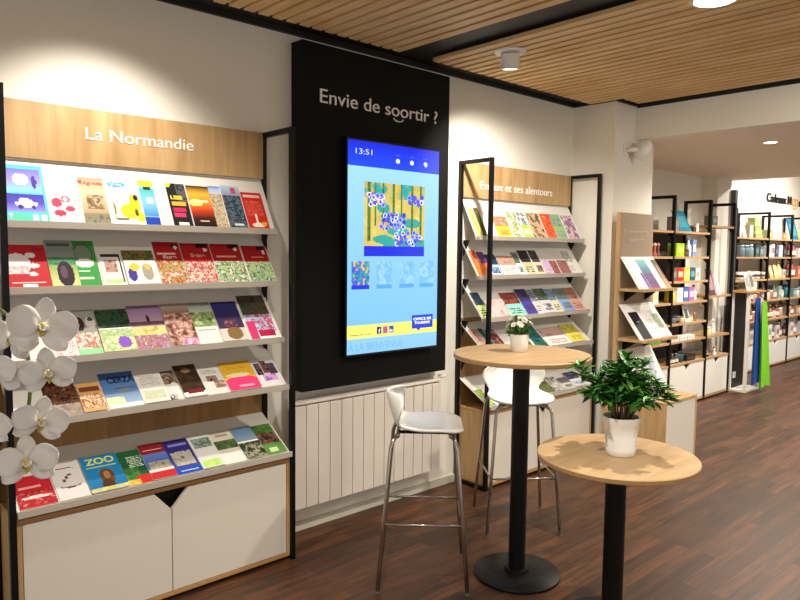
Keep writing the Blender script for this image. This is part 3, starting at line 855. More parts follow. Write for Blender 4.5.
ORD = ['', 'first', 'second', 'third', 'fourth', 'fifth', 'sixth', 'seventh', 'eighth', 'ninth', 'tenth', 'eleventh', 'twelfth', 'thirteenth', 'fourteenth', 'fifteenth', 'sixteenth']
SHN = {1: 'top', 2: 'second', 3: 'third', 4: 'fourth', 5: 'bottom'}


def plane(k):
    (yt, zt), (yb, zb) = PLN[k]
    d = Vector((0, yt - yb, zt - zb)).normalized()
    return Vector((0, yb, zb)), d, Vector((0, -d.z, d.y))


for k, row in R1.items():
    p0, d, nrm = plane(k)
    prev = -9
    lift = 0.0
    for i, (xa, xb, h) in enumerate(row):
        lb, ops, tt = V1[(k, i)]
        ops = [o for o in ops if o[0] != 'bg2']
        lift = (0.0058 if lift == 0 else 0.0) if xa < prev + 0.001 else 0.0
        booklet((xa / 2 + xb / 2, p0.y, p0.z), d, nrm, xb - xa - .003, h, ops, lb + (', %s shelf, La Normandie rack' % SHN[k] if len(lb.split()) < 11 and 'shelf' not in lb else ''), 'booklets on the La Normandie rack', k * 20 + i, lift=lift, titles=tt)
        prev = xb

V2 = {
 (1, 0): ('multicoloured red and green booklet', ['#c04c40', '#6cb04c', '#e8b060', '#6c8ce0'], None),
 (1, 1): ('narrow dark green leaflet', ['#2c3c20', '#4c5c2c', '#8c3c24'], None),
 (1, 2): ('pale pink and white booklet', ['#f0dcd8', '#f4f0ec', '#e0c0c0'], '#f4f2ec'),
 (1, 3): ('yellow booklet under a mountain picture', ['#6c8098', '#e08050', '#a8b8b8'], '#f0e03c'),
 (1, 4): ('white booklet with lime yellow blotches', ['#e4e040', '#f4f4e8', '#8c9c3c', '#d8d8c8'], None),
 (1, 5): ('white and violet booklet with a green foot', ['#7c6ca0', '#e8ece0', '#4c4470', '#b0bcc8'], '#b0e050'),
 (1, 6): ('tan booklet with a sprig of herbs', ['#d0a07c', '#4c5c2c', '#d8b090', '#c89878'], None),
 (1, 7): ('red-orange booklet with a yellow spark', ['#e04c2c', '#e86c3c', '#d83c24', '#f0b050'], None),
 (1, 8): ('grey-blue and green booklet', ['#8090b0', '#9cc080', '#7080a0'], '#a0c880'),
 (1, 9): ('pink and purple booklet', ['#c07c90', '#8c6c98', '#e0c8c8', '#7c4c60'], None),
 (2, 0): ('orange and violet leaflet', ['#c84c24', '#e8702c', '#6c3ca8'], '#f07c30'),
 (2, 1): ('dark purple leaflet', ['#4c2c54', '#6c3c7c', '#2c1c38'], '#e86c34'),
 (2, 2): ('navy booklet with a pale blue foot', ['#1c2438', '#2c3c58', '#101828'], '#b0ccec'),
 (2, 3): ('wide white booklet with a tan top', ['#a87c68', '#c09880', '#988070'], '#f0e8e4'),
 (2, 4): ('grey-green booklet', ['#6c7c68', '#4c5c4c', '#8c9c88'], '#f0ece4'),
 (2, 5): ('black leaflet with scattered cream dots', ['#1c1a1c', '#383438', '#2c282c'], '#d8c8a0'),
 (2, 6): ('black leaflet with a cream band', ['#1c1818', '#54484c', '#2c2424'], '#e8d8b0'),
 (2, 7): ('short lilac leaflet', ['#c8a0d0', '#d8bce0', '#a884b8'], None),
 (2, 8): ('brownish red leaflet with pale spots', ['#8c4c4c', '#a86c6c', '#6c3438'], None),
 (2, 9): ('dusty red booklet', ['#98605c', '#a87470', '#84504c'], None),
 (2, 10): ('white booklet with a black spine', ['#a8a49c', '#c8c8c0', '#6c7470'], '#e8e8e4'),
 (3, 0): ('navy and green booklet', ['#1c2840', '#284058', '#3c6450'], '#c8e08c'),
 (3, 1): ('flat pinkish booklet behind the rack post', ['#b08c8c', '#d8b8b4', '#8c6c70'], None),
 (3, 2): ('dark red booklet with a turquoise foot', ['#5c2018', '#8c4030', '#3c140c'], '#8cd8c8'),
 (3, 3): ('deep indigo booklet', ['#281c38', '#3c2c60', '#1c1424'], '#3c38a0'),
 (3, 4): ('brown booklet with a pink-white foot', ['#4c3830', '#8c9098', '#2c2420'], '#f4dcd4'),
 (3, 5): ('dark green booklet with black and white figures', ['#3c4c40', '#586c58', '#28342c'], '#e0d4e0'),
 (3, 6): ('cream and grey booklet', ['#54687c', '#8098b0', '#3c5064'], '#e4dcb4'),
 (3, 7): ('blue booklet with a blue-white foot', ['#3c5c8c', '#6c7c64', '#4c6ca8'], '#88a8e4'),
 (3, 8): ('reddish brown booklet', ['#8c5c50', '#a87464', '#6c4438'], '#d8a090'),
 (4, 0): ('pinkish brown leaflet', ['#a87868', '#c8a090', '#7c4c40'], '#e0b8a8'),
 (4, 1): ('deep teal leaflet', ['#1c4c44', '#2c6458', '#0c3430'], None),
 (4, 2): ('dark wine-red leaflet', ['#4c2420', '#7c403c', '#c0a8a0'], None),
 (4, 3): ('dark green garden booklet', ['#2c4428', '#48643c', '#8c3c34'], None),
 (4, 4): ('blue-green booklet', ['#1c5450', '#2c6c68', '#103c38'], None),
 (4, 5): ('wide booklet with a rosy brick photo', ['#b08c80', '#c4a498', '#a08070'], '#f0eee8'),
 (4, 6): ('yellow-edged olive booklet', ['#8c8438', '#c8c04c', '#6c6830'], '#ece060'),
 (5, 0): ('white leaflet with green print', ['#d8d8c8', '#8cb04c', '#5c5c44'], None),
 (5, 1): ('olive green booklet', ['#4c5434', '#6c7448', '#343c24'], None),
 (5, 2): ('grey and white booklet', ['#6c6460', '#a8a49c', '#d8d4cc', '#3c3834'], None),
 (5, 3): ('dark stone-grey booklet', ['#4c4848', '#787478', '#2c2a2c'], '#d0d0cc'),
 (5, 4): ('navy and violet booklet', ['#2c2c58', '#4c4880', '#a8a8b8'], '#d8dce0'),
}
for k, row in R2.items():
    p0, d, nrm = plane(k)
    prev, lift = -9, 0.0
    for i, (xa, xb, h) in enumerate(row):
        lb, pal, foot = V2[(k, i)]
        ops = [('ph', 0, 0, 1, 1, pal, 4)]
        if foot:
            ops += [('r', 0, 0, 1, .48, foot), ('l', .1, .1, .9, .35, pal[0])] if (k * 3 + i) % 2 else [('r', 0, 0, 1, .48, foot), ('ph', .2, .08, .85, .38, [foot, pal[1], foot], 6)]
        lift = (0.0058 if lift == 0 else 0.0) if xa < prev + 0.001 else 0.0
        booklet((xa / 2 + xb / 2, p0.y, p0.z), d, nrm, xb - xa - .003, h, ops, '%s, %s from left, %s shelf, Evreux rack' % (lb, ORD[i + 1], SHN[k]), 'booklets on the Evreux rack', 200 + k * 20 + i, res=(16, 22), lift=lift)
        prev = xb

# ------------------------------------------------------------------ narrow stand on the column
U = thing('narrow_brochure_stand', 'narrow oak stand with a brown header board on the front of the white column', 'rack', (4.558, -0.363, 0))
UW = 0.487
TAUPE = mat('taupe_header_laminate', '#a08c76', 0.55, noise_amt=0.03)
bb = MB().box(0, UW, -0.10, -0.068, 0.50, 1.84, OAK_V).box(.12, .16, -.068, -.002, .6, 1.75, OAK_E).box(.34, .38, -.068, -.002, .6, 1.75, OAK_E).box(0.012, UW - .008, -0.104, -0.0995, 0.50, 1.834, TAUPE)
bb.build('upright_board', U, bevel=0.001)
text('header_lettering', 'Evénements', mat('faint_letter', '#c4b6a4', 0.6), 0.05, 1.685, 0.36, 0.034, -0.1045, U, 0.002)
text('header_lettering', 'culturels', mat('faint_letter', '#c4b6a4', 0.6), 0.12, 1.625, 0.22, 0.034, -0.1045, U, 0.002)
UP = {1: ((-.108, 1.515), (-.27, 1.285)), 2: ((-.108, 1.165), (-.29, .92)), 3: ((-.115, .83), (-.262, .548))}
for k, ((yt, zt), (yb, zb)) in UP.items():
    s = MB().prism([(yb, zb), (yt, zt), (yt + .003, zt), (yb + 0.012, zb)], 'x', 0.004, UW - .004, WHITE_P).build('sloping_shelf', U)
    if k < 3:
        MB().box(0, UW + .015, yb - 0.035, -0.105, zb - 0.02, zb, OAK_V).build('shelf_board', s, bevel=0.001)
        for xx in (0.08, 0.38):
            MB().prism([(yb + .06, zb - .021), (-.106, zb - .021), (-.106, zb - .10)], 'x', xx, xx + .012, BLACK).build('bracket', s)
cb = MB()
cb.box(0, UW, -0.497, 0.0, 0.48, 0.50, OAK_V).box(0, UW, -0.497, 0, 0.02, 0.04, OAK_E).box(0, .018, -0.497, 0, 0.04, 0.48, OAK_V)
cb.box(UW - .018, UW, -0.497, 0, 0.04, 0.48, OAK_V).box(.018, UW - .018, -0.47, -0.46, 0.04, 0.48, DARKIN)
cbo = cb.build('cabinet', U, bevel=0.001)
MB().box(.02, UW - .02, -0.48, -.01, 0.0, 0.02, DARKIN).build('plinth', cbo)
MB().box(.021, UW - .021, -0.495, -0.477, 0.043, 0.477, DOORM).build('door', cbo, bevel=0.001)


def ubook(k, xa, xb, h, ops, label, seed, lift=0.0, name='booklet'):
    (yt, zt), (yb, zb) = UP[k]
    d = Vector((0, yt - yb, zt - zb)).normalized()
    nrm = Vector((0, -d.z, d.y))
    return booklet((4.568 + xa / 2 + xb / 2, yb - 0.363, zb), d, nrm, xb - xa, h, ops, label, 'booklets on the narrow column stand', seed, res=(14, 20), lift=lift)


ubook(1, .02, .15, .27, [('bg', '#f0eeea'), ('r', .7, 0, 1, .5, '#6c3ca0')], 'white booklet at the left on the upper shelf of the narrow column stand', 401)
ubook(1, .155, .295, .255, [('gr', 0, 0, 1, 1, ['#7c2c6c', '#4c3c74', '#3c7c8c', '#7cb4b8']), ('ph', 0, .1, 1, .5, ['#7c3c78', '#5c3c70', '#3c3c64'], 6)], 'teal and purple magazine on the upper shelf of the narrow column stand', 402)
ubook(1, .30, .375, .24, [('bg', '#e4dfda'), ('ph', .1, .1, .9, .4, ['#d0ccd4', '#e4dfda'], 5)], 'pale leaflet beside the teal magazine on the narrow column stand', 403)
ubook(1, .385, .462, .25, [('gr', 0, 0, 1, 1, ['#a8845c', '#6c5040', '#4c3c34']), ('r', .4, 0, .6, .8, '#c8a078')], 'brown leaflet at the right on the upper shelf of the narrow column stand', 404)
ubook(2, .03, .16, .23, [('bg', '#1c1a20'), ('r', .35, .6, .65, .66, '#8c8478')], 'black leaflet on the lower shelf of the narrow column stand', 405)
ubook(2, .17, .33, .24, [('bg', '#ece9e4'), ('l', .2, .3, .8, .7, '#c0bcc0')], 'white booklet beside the black leaflet on the narrow column stand', 406)
ubook(2, .34, .44, .235, [('bg', '#dfe0d4'), ('ph', .1, .3, .95, .85, ['#5c6c4c', '#8c9478', '#a8b090'], 5)], 'grey-green leaflet at the right on the lower shelf of the narrow column stand', 407)
ubook(3, .20, .42, .23, [('bg', '#dfe4ea'), ('ph', .1, .2, .9, .8, ['#b8c8d8', '#dfe4ea', '#98a8bc'], 4)], 'pale blue sheet leaning above the cabinet of the narrow column stand', 408)

# ------------------------------------------------------------------ gift shelving
SHELFW = wood('gift_shelf_wood', '#a5815a', '#c09c72', 0.55, (1, 9, 9), 3)
SHD = mat('dark_back_board', '#3b312a', 0.7)


def gift_rack(name, label, X, y, frames, depth, H, zs, doors_z, bay_cut=None, back=None):
    r = thing(name, label, 'shelving', (X, y, 0))
    for fx in frames:
        b = MB()
        w, t = 0.03, 0.03
        dd = depth if not (bay_cut and fx > bay_cut[0]) else bay_cut[1]
        b.box(fx - w / 2, fx + w / 2, 0, t, 0, H, BLACK).box(fx - w / 2, fx + w / 2, dd - t, dd, 0, H, BLACK)
        b.box(fx - w / 2, fx + w / 2, t, dd - t, H - t, H, BLACK).box(fx - w / 2, fx + w / 2, t, dd - t, 0, t, BLACK)
        b.build('side_frame', r, bevel=0.001)
    for i in range(len(frames) - 1):
        a, b_ = frames[i] + .016, frames[i + 1] - .016
        zz = zs[i] if isinstance(zs[0], (list, tuple)) else zs
        for z in zz:
            m = MB()
            if bay_cut and b_ > bay_cut[0]:
                m.box(a, bay_cut[0] - .003, 0.004, depth - .004, z - .022, z, SHELFW).box(bay_cut[0] - .003, b_, 0.004, bay_cut[1] - .004, z - .022, z, SHELFW)
            else:
                m.box(a, b_, 0.004, depth - .004, z - .022, z, SHELFW)
            so = m.build('shelf', r, bevel=0.001)
            for xx in (a, b_ - .005):
                MB().prism([(0.012, z - .023), (0.07, z - .023), (0.012, z - .085)], 'x', xx, xx + .005, BLACK).build('bracket', so)
        m = MB()
        zt = doors_z
        if bay_cut and b_ > bay_cut[0]:
            m.box(a, bay_cut[0] - .003, 0.03, depth - .004, .03, zt - .02, DARKIN).box(bay_cut[0] - .003, b_, 0.03, bay_cut[1] - .004, .03, zt - .02, DARKIN)
            m.box(a, bay_cut[0] - .003, 0.004, depth - .004, zt - .02, zt, SHELFW).box(bay_cut[0] - .003, b_, 0.004, bay_cut[1] - .004, zt - .02, zt, SHELFW)
        else:
            m.box(a, b_, 0.03, depth - .004, .03, zt - .02, DARKIN).box(a, b_, 0.004, depth - .004, zt - .02, zt, SHELFW)
        m.box(a, b_, 0.006, 0.03, .02, .04, SHELFW)
        m.box(a, b_, 0.03, depth * .3, 0, .03, DARKIN)
        c = m.build('cabinet', r)
        notch_doors(c, a + .004, b_ - .004, .043, zt - .022, 0.010, 0.075, 0.075, n=1, m=WHITE_P)
        if back and i < back:
            MB().box(a, b_, depth - .003, depth - .001, doors_z, 1.76, SHD).build('back_board', r)
    return r


Z3 = [1.76, 1.512, 1.27, 1.061, .85, .673]
gift_rack('gift_shelving', 'black and wood gift shelving with white cabinets against the middle wall', 5.60, 0.03, [0.03, .82, 1.62, 2.22], 0.295, 2.10, [Z3, Z3, [1.84, 1.10, .673]], .445, None, 2)
Z4 = [1.751, 1.506, 1.212, .928, .669]
gift_rack('far_gift_shelving', 'black and wood gift shelving with white cabinets along the far wall', 8.68, 0.36, [0.03, 1.09, 1.95, 2.81, 3.67], 0.42, 2.10, Z4, .38)

GOODS = {}


def good_mesh(kind, w, d, h, color, lid=None):
    key = (kind, round(w, 3), round(d, 3), round(h, 3), color, lid)
    if key in GOODS:
        return GOODS[key]
    b = MB()
    m = mat('item_' + color.strip('#'), color, 0.45, noise_amt=0.08, scale=20)
    lm = mat('item_' + (lid or color).strip('#'), lid or color, 0.4, noise_amt=0.08, scale=20)
    if kind == 'box':
        b.box(-w / 2, w / 2, -d / 2, d / 2, 0, h, m)
        b.box(-w * .36, w * .36, -d / 2 - .0008, -d / 2, h * .3, h * .72, lm)
    elif kind == 'jar':
        r = w / 2
        b.lathe([(r * .92, 0), (r, h * .05), (r, h * .7), (r * .8, h * .78), (r * .8, h * .80)], m, seg=14)
        b.lathe([(r * .86, h * .79), (r * .86, h)], lm, seg=14)
    elif kind == 'bottle':
        r = w / 2
        b.lathe([(r * .95, 0), (r, h * .04), (r, h * .55), (r * .35, h * .74), (r * .32, h * .9)], m, seg=14)
        b.lathe([(r * .4, h * .88), (r * .4, h)], lm, seg=14)
        b.lathe([(r * 1.01, h * .15), (r * 1.01, h * .45)], mat('item_label_paper', '#e8e2d4', .7), seg=14, cap=False)
    elif kind == 'mug':
        r = w / 2
        b.lathe([(r * .85, 0), (r, h * .1), (r, h), (r * .88, h), (r * .85, h * .15), (0.001, h * .12)], m, seg=16)
        b.tube([(r * .9, 0, h * .8), (r * 1.45, 0, h * .72), (r * 1.5, 0, h * .4), (r * .9, 0, h * .22)], r * .13, m, 6)
        b.lathe([(r * 1.01, h * .35), (r * 1.01, h * .65)], lm, seg=16, cap=False)
    elif kind == 'figure':
        r = w / 2
        b.lathe([(r, 0), (r * .9, h * .1), (r * .45, h * .5), (r * .65, h * .62), (r * .3, h * .72)], m, seg=12)
        b.blob((0, 0, h * .84), h * .15, lm, 10, 6)
    elif kind == 'card':
        b.add([(-w / 2, -d / 2, 0), (w / 2, -d / 2, 0), (w / 2, d / 2, h), (-w / 2, d / 2, h), (-w / 2, -d / 2 + .006, 0), (w / 2, -d / 2 + .006, 0), (w / 2, d / 2 + .006, h), (-w / 2, d / 2 + .006, h)],
              [(0, 1, 2, 3), (7, 6, 5, 4), (0, 4, 5, 1), (2, 6, 7, 3), (1, 5, 6, 2), (0, 3, 7, 4)], m)
        b.add([(-w * .35, -d / 2 + d * .2 - .001, h * .2), (w * .35, -d / 2 + d * .2 - .001, h * .2), (w * .35, -d / 2 + d * .75 - .001, h * .75), (-w * .35, -d / 2 + d * .75 - .001, h * .75)], [(0, 1, 2, 3)], lm)
    elif kind == 'stack':
        for q in range(5):
            s = 1 - q * .12
            b.box(-w / 2 * s, w / 2 * s, -d / 2 * s, d / 2 * s, h * q / 5, h * (q + .92) / 5, m if q % 2 == 0 else lm)
    me = b.mesh(kind)
    bm = bmesh.new()
    bm.from_mesh(me)
    bmesh.ops.recalc_face_normals(bm, faces=bm.faces)
    bm.to_mesh(me)
    bm.free()
    if kind in ('jar', 'bottle', 'mug', 'figure'):
        for p in me.polygons:
            p.use_smooth = len(p.vertices) == 4
    GOODS[key] = me
    return me


KN = {'box': ('gift_box', 'box'), 'jar': ('jar', 'jar'), 'bottle': ('bottle', 'bottle'), 'mug': ('mug', 'mug'), 'figure': ('figurine', 'figurine'), 'card': ('picture_card', 'card'), 'stack': ('stacked_tins', 'tins')}
CN = {}


def put_row(x0, yfront, z, items, where, group, gap=0.012, rz=0.0):
    """items: (kind, w, d, h, colour, lid/print colour, colour words)"""
    x = x0
    for i, (kind, w, d, h, c, l, words) in enumerate(items):
        me = good_mesh(kind, w, d, h, c, l)
        nm, cat = KN[kind]
        o = bpy.data.objects.new(nm, me)
        COL.objects.link(o)
        o.location = (x + w / 2, yfront + d / 2, z + 0.0006)
        lb = '%s %s, %s from left %s' % (words, {'box': 'gift box', 'jar': 'jar', 'bottle': 'bottle', 'mug': 'mug', 'figure': 'figurine', 'card': 'card', 'stack': 'stack of tins'}[kind], ORD[i + 1], where)
        tag(o, lb, cat, group)
        x += w + gap + (0.02 if kind == 'mug' else 0)
    return x


GR, GR2 = 'goods on the middle gift shelving', 'goods on the far gift shelving'
yA = 0.055
R = 'middle gift shelving, middle bay'
# middle shelving, right bay in view (x 6.44 .. 7.20) and the bay left of it
put_row(6.50, yA + .02, 1.76, [('box', .09, .08, .14, '#8c8478', '#a09888', 'grey'), ('card', .26, .10, .21, '#1c7c98', '#3ca0b4', 'large teal picture'), ('box', .06, .06, .05, '#5c4030', '#3c2820', 'small brown'), ('jar', .05, .05, .09, '#e4e0d8', '#e4e0d8', 'white')], 'on top shelf, ' + R, GR, .03)
put_row(6.50, yA + .02, 1.512, [('figure', .045, .045, .13, '#5c2c20', '#8c4434', 'brown'), ('box', .17, .09, .13, '#9cc42c', '#c4dc5c', 'lime green'), ('box', .09, .07, .07, '#3c2c24', '#6c5444', 'dark brown'), ('bottle', .06, .06, .19, '#d8dce4', '#8c98b4', 'white'), ('box', .075, .07, .17, '#7c94c8', '#e4e8f0', 'blue and white')], 'on second shelf, ' + R, GR, .012)
put_row(6.46, yA, 1.27, [('box', .09, .07, .13, '#6c5c54', '#a08c80', 'grey-brown'), ('box', .13, .08, .13, '#d02c20', '#f0c8b0', 'bright red'), ('box', .12, .08, .13, '#dcdc4c', '#f4f0a0', 'yellow'), ('box', .11, .08, .13, '#2c5470', '#6ca0a8', 'dark blue'), ('box', .10, .08, .12, '#e4e0d8', '#b0aca4', 'white')], 'on third shelf, ' + R, GR)
put_row(6.46, yA, 1.061, [('jar', .10, .10, .13, '#d8cc3c', '#e8e080', 'yellow'), ('box', .12, .08, .14, '#ece8e4', '#d0ccd0', 'white'), ('box', .11, .08, .14, '#4c70b0', '#e4e8f0', 'blue'), ('box', .12, .08, .14, '#b06cb0', '#e4c8e4', 'purple'), ('bottle', .06, .06, .16, '#dcd8d4', '#8c8078', 'pale')], 'on fourth shelf, ' + R, GR)
put_row(6.46, yA, .85, [('jar', .06, .06, .07, '#5c6470', '#3c4048', 'dark glass'), ('jar', .06, .06, .07, '#6c6c78', '#2c2c30', 'smoky glass'), ('mug', .07, .07, .075, '#3c3430', '#8c7c6c', 'dark brown'), ('jar', .05, .05, .06, '#e4c89c', '#b08c5c', 'amber'), ('card', .11, .05, .17, '#dcdcdc', '#5c5c5c', 'white framed'), ('jar', .07, .07, .06, '#e8d8a8', '#c8a870', 'cream'), ('figure', .05, .05, .09, '#8c5c3c', '#c09068', 'tan')], 'on fifth shelf, ' + R, GR, .014)
put_row(6.44, yA - .02, .673, [('box', .17, .08, .045, '#e8e4dc', '#d0c8bc', 'long white'), ('box', .15, .08, .045, '#ece8e0', '#d8d0c4', 'flat cream'), ('box', .15, .08, .045, '#e8e4dc', '#d0c8bc', 'flat white')], 'on sixth shelf, ' + R, GR, .02)
put_row(6.47, yA, .445, [('bottle', .05, .05, .10, '#4c3830', '#b09880', 'dark brown'), ('bottle', .05, .05, .10, '#3c4440', '#b09880', 'dark green'), ('bottle', .05, .05, .10, '#54403c', '#b09880', 'brown'), ('jar', .11, .11, .11, '#28484c', '#101414', 'dark teal'), ('box', .20, .10, .06, '#241c18', '#4c4038', 'black')], 'on cabinet top, ' + R, GR, .025)
R = 'middle gift shelving, left bay'
put_row(5.72, yA, 1.512, [('box', .24, .10, .18, '#5c8c2c', '#7cac3c', 'large green'), ('figure', .05, .05, .13, '#a04c3c', '#c87c68', 'reddish'), ('figure', .05, .05, .13, '#8c3c34', '#d0a090', 'dark red'), ('figure', .05, .05, .13, '#b05c4c', '#e0b8a8', 'pinkish'), ('figure', .05, .05, .13, '#7c3830', '#b88070', 'brown-red')], 'on second shelf, ' + R, GR, .014)
put_row(5.80, yA, 1.27, [('box', .1, .08, .1, '#6c5444', '#8c7464', 'brown'), ('jar', .07, .07, .12, '#b8a890', '#8c7c68', 'beige'), ('bottle', .06, .06, .18, '#c8c0b4', '#5c4c40', 'pale'), ('box', .09, .08, .13, '#4c4038', '#8c7c6c', 'dark')], 'on third shelf, ' + R, GR, .02)
put_row(5.72, yA, 1.061, [('jar', .08, .08, .12, '#b07c2c', '#e0c060', 'amber'), ('jar', .08, .08, .12, '#a06c24', '#d8b450', 'honey'), ('jar', .08, .08, .12, '#c08c3c', '#e8d080', 'golden'), ('jar', .08, .08, .12, '#98641c', '#d0a840', 'dark amber'), ('box', .10, .08, .14, '#ece4cc', '#e0d098', 'cream')], 'on fourth shelf, ' + R, GR, .012)
put_row(5.90, yA, .85, [('jar', .09, .09, .08, '#4c4c50', '#28282c', 'dark'), ('jar', .09, .09, .08, '#5c6064', '#303438', 'grey'), ('jar', .09, .09, .08, '#484440', '#24201c', 'black-brown')], 'on fifth shelf, ' + R, GR, .04)
put_row(6.02, yA - .02, .673, [('jar', .11, .11, .13, '#6cac4c', '#dfe8c8', 'bright green'), ('jar', .12, .12, .12, '#84bc5c', '#e8ecd8', 'lime'), ], 'on sixth shelf, ' + R, GR, .02)
R = 'middle gift shelving, right bay'
put_row(7.28, yA - .01, 1.84, [('box', .12, .09, .10, '#54584c', '#7c8070', 'grey-green')], 'on top shelf, ' + R, GR, .02)
put_row(7.30, yA - .01, 1.10, [('card', .14, .07, .28, '#5c3c44', '#a88c90', 'maroon'), ('card', .10, .05, .2, '#c8c4cc', '#e4e0e4', 'pale lilac')], 'on middle shelf, ' + R, GR, .03)
put_row(7.32, yA - .01, .673, [('jar', .07, .07, .09, '#ecd8a0', '#f4ecd0', 'small cream'), ('bottle', .06, .06, .16, '#c0c4c0', '#e0e0dc', 'clear')], 'on lower shelf, ' + R, GR, .04)
put_row(7.30, yA - .01, .445, [('mug', .07, .07, .07, '#2c3434', '#a8b0b0', 'dark'), ('figure', .05, .05, .10, '#e4e0d8', '#c8785c', 'white')], 'on cabinet top, ' + R, GR, .10)

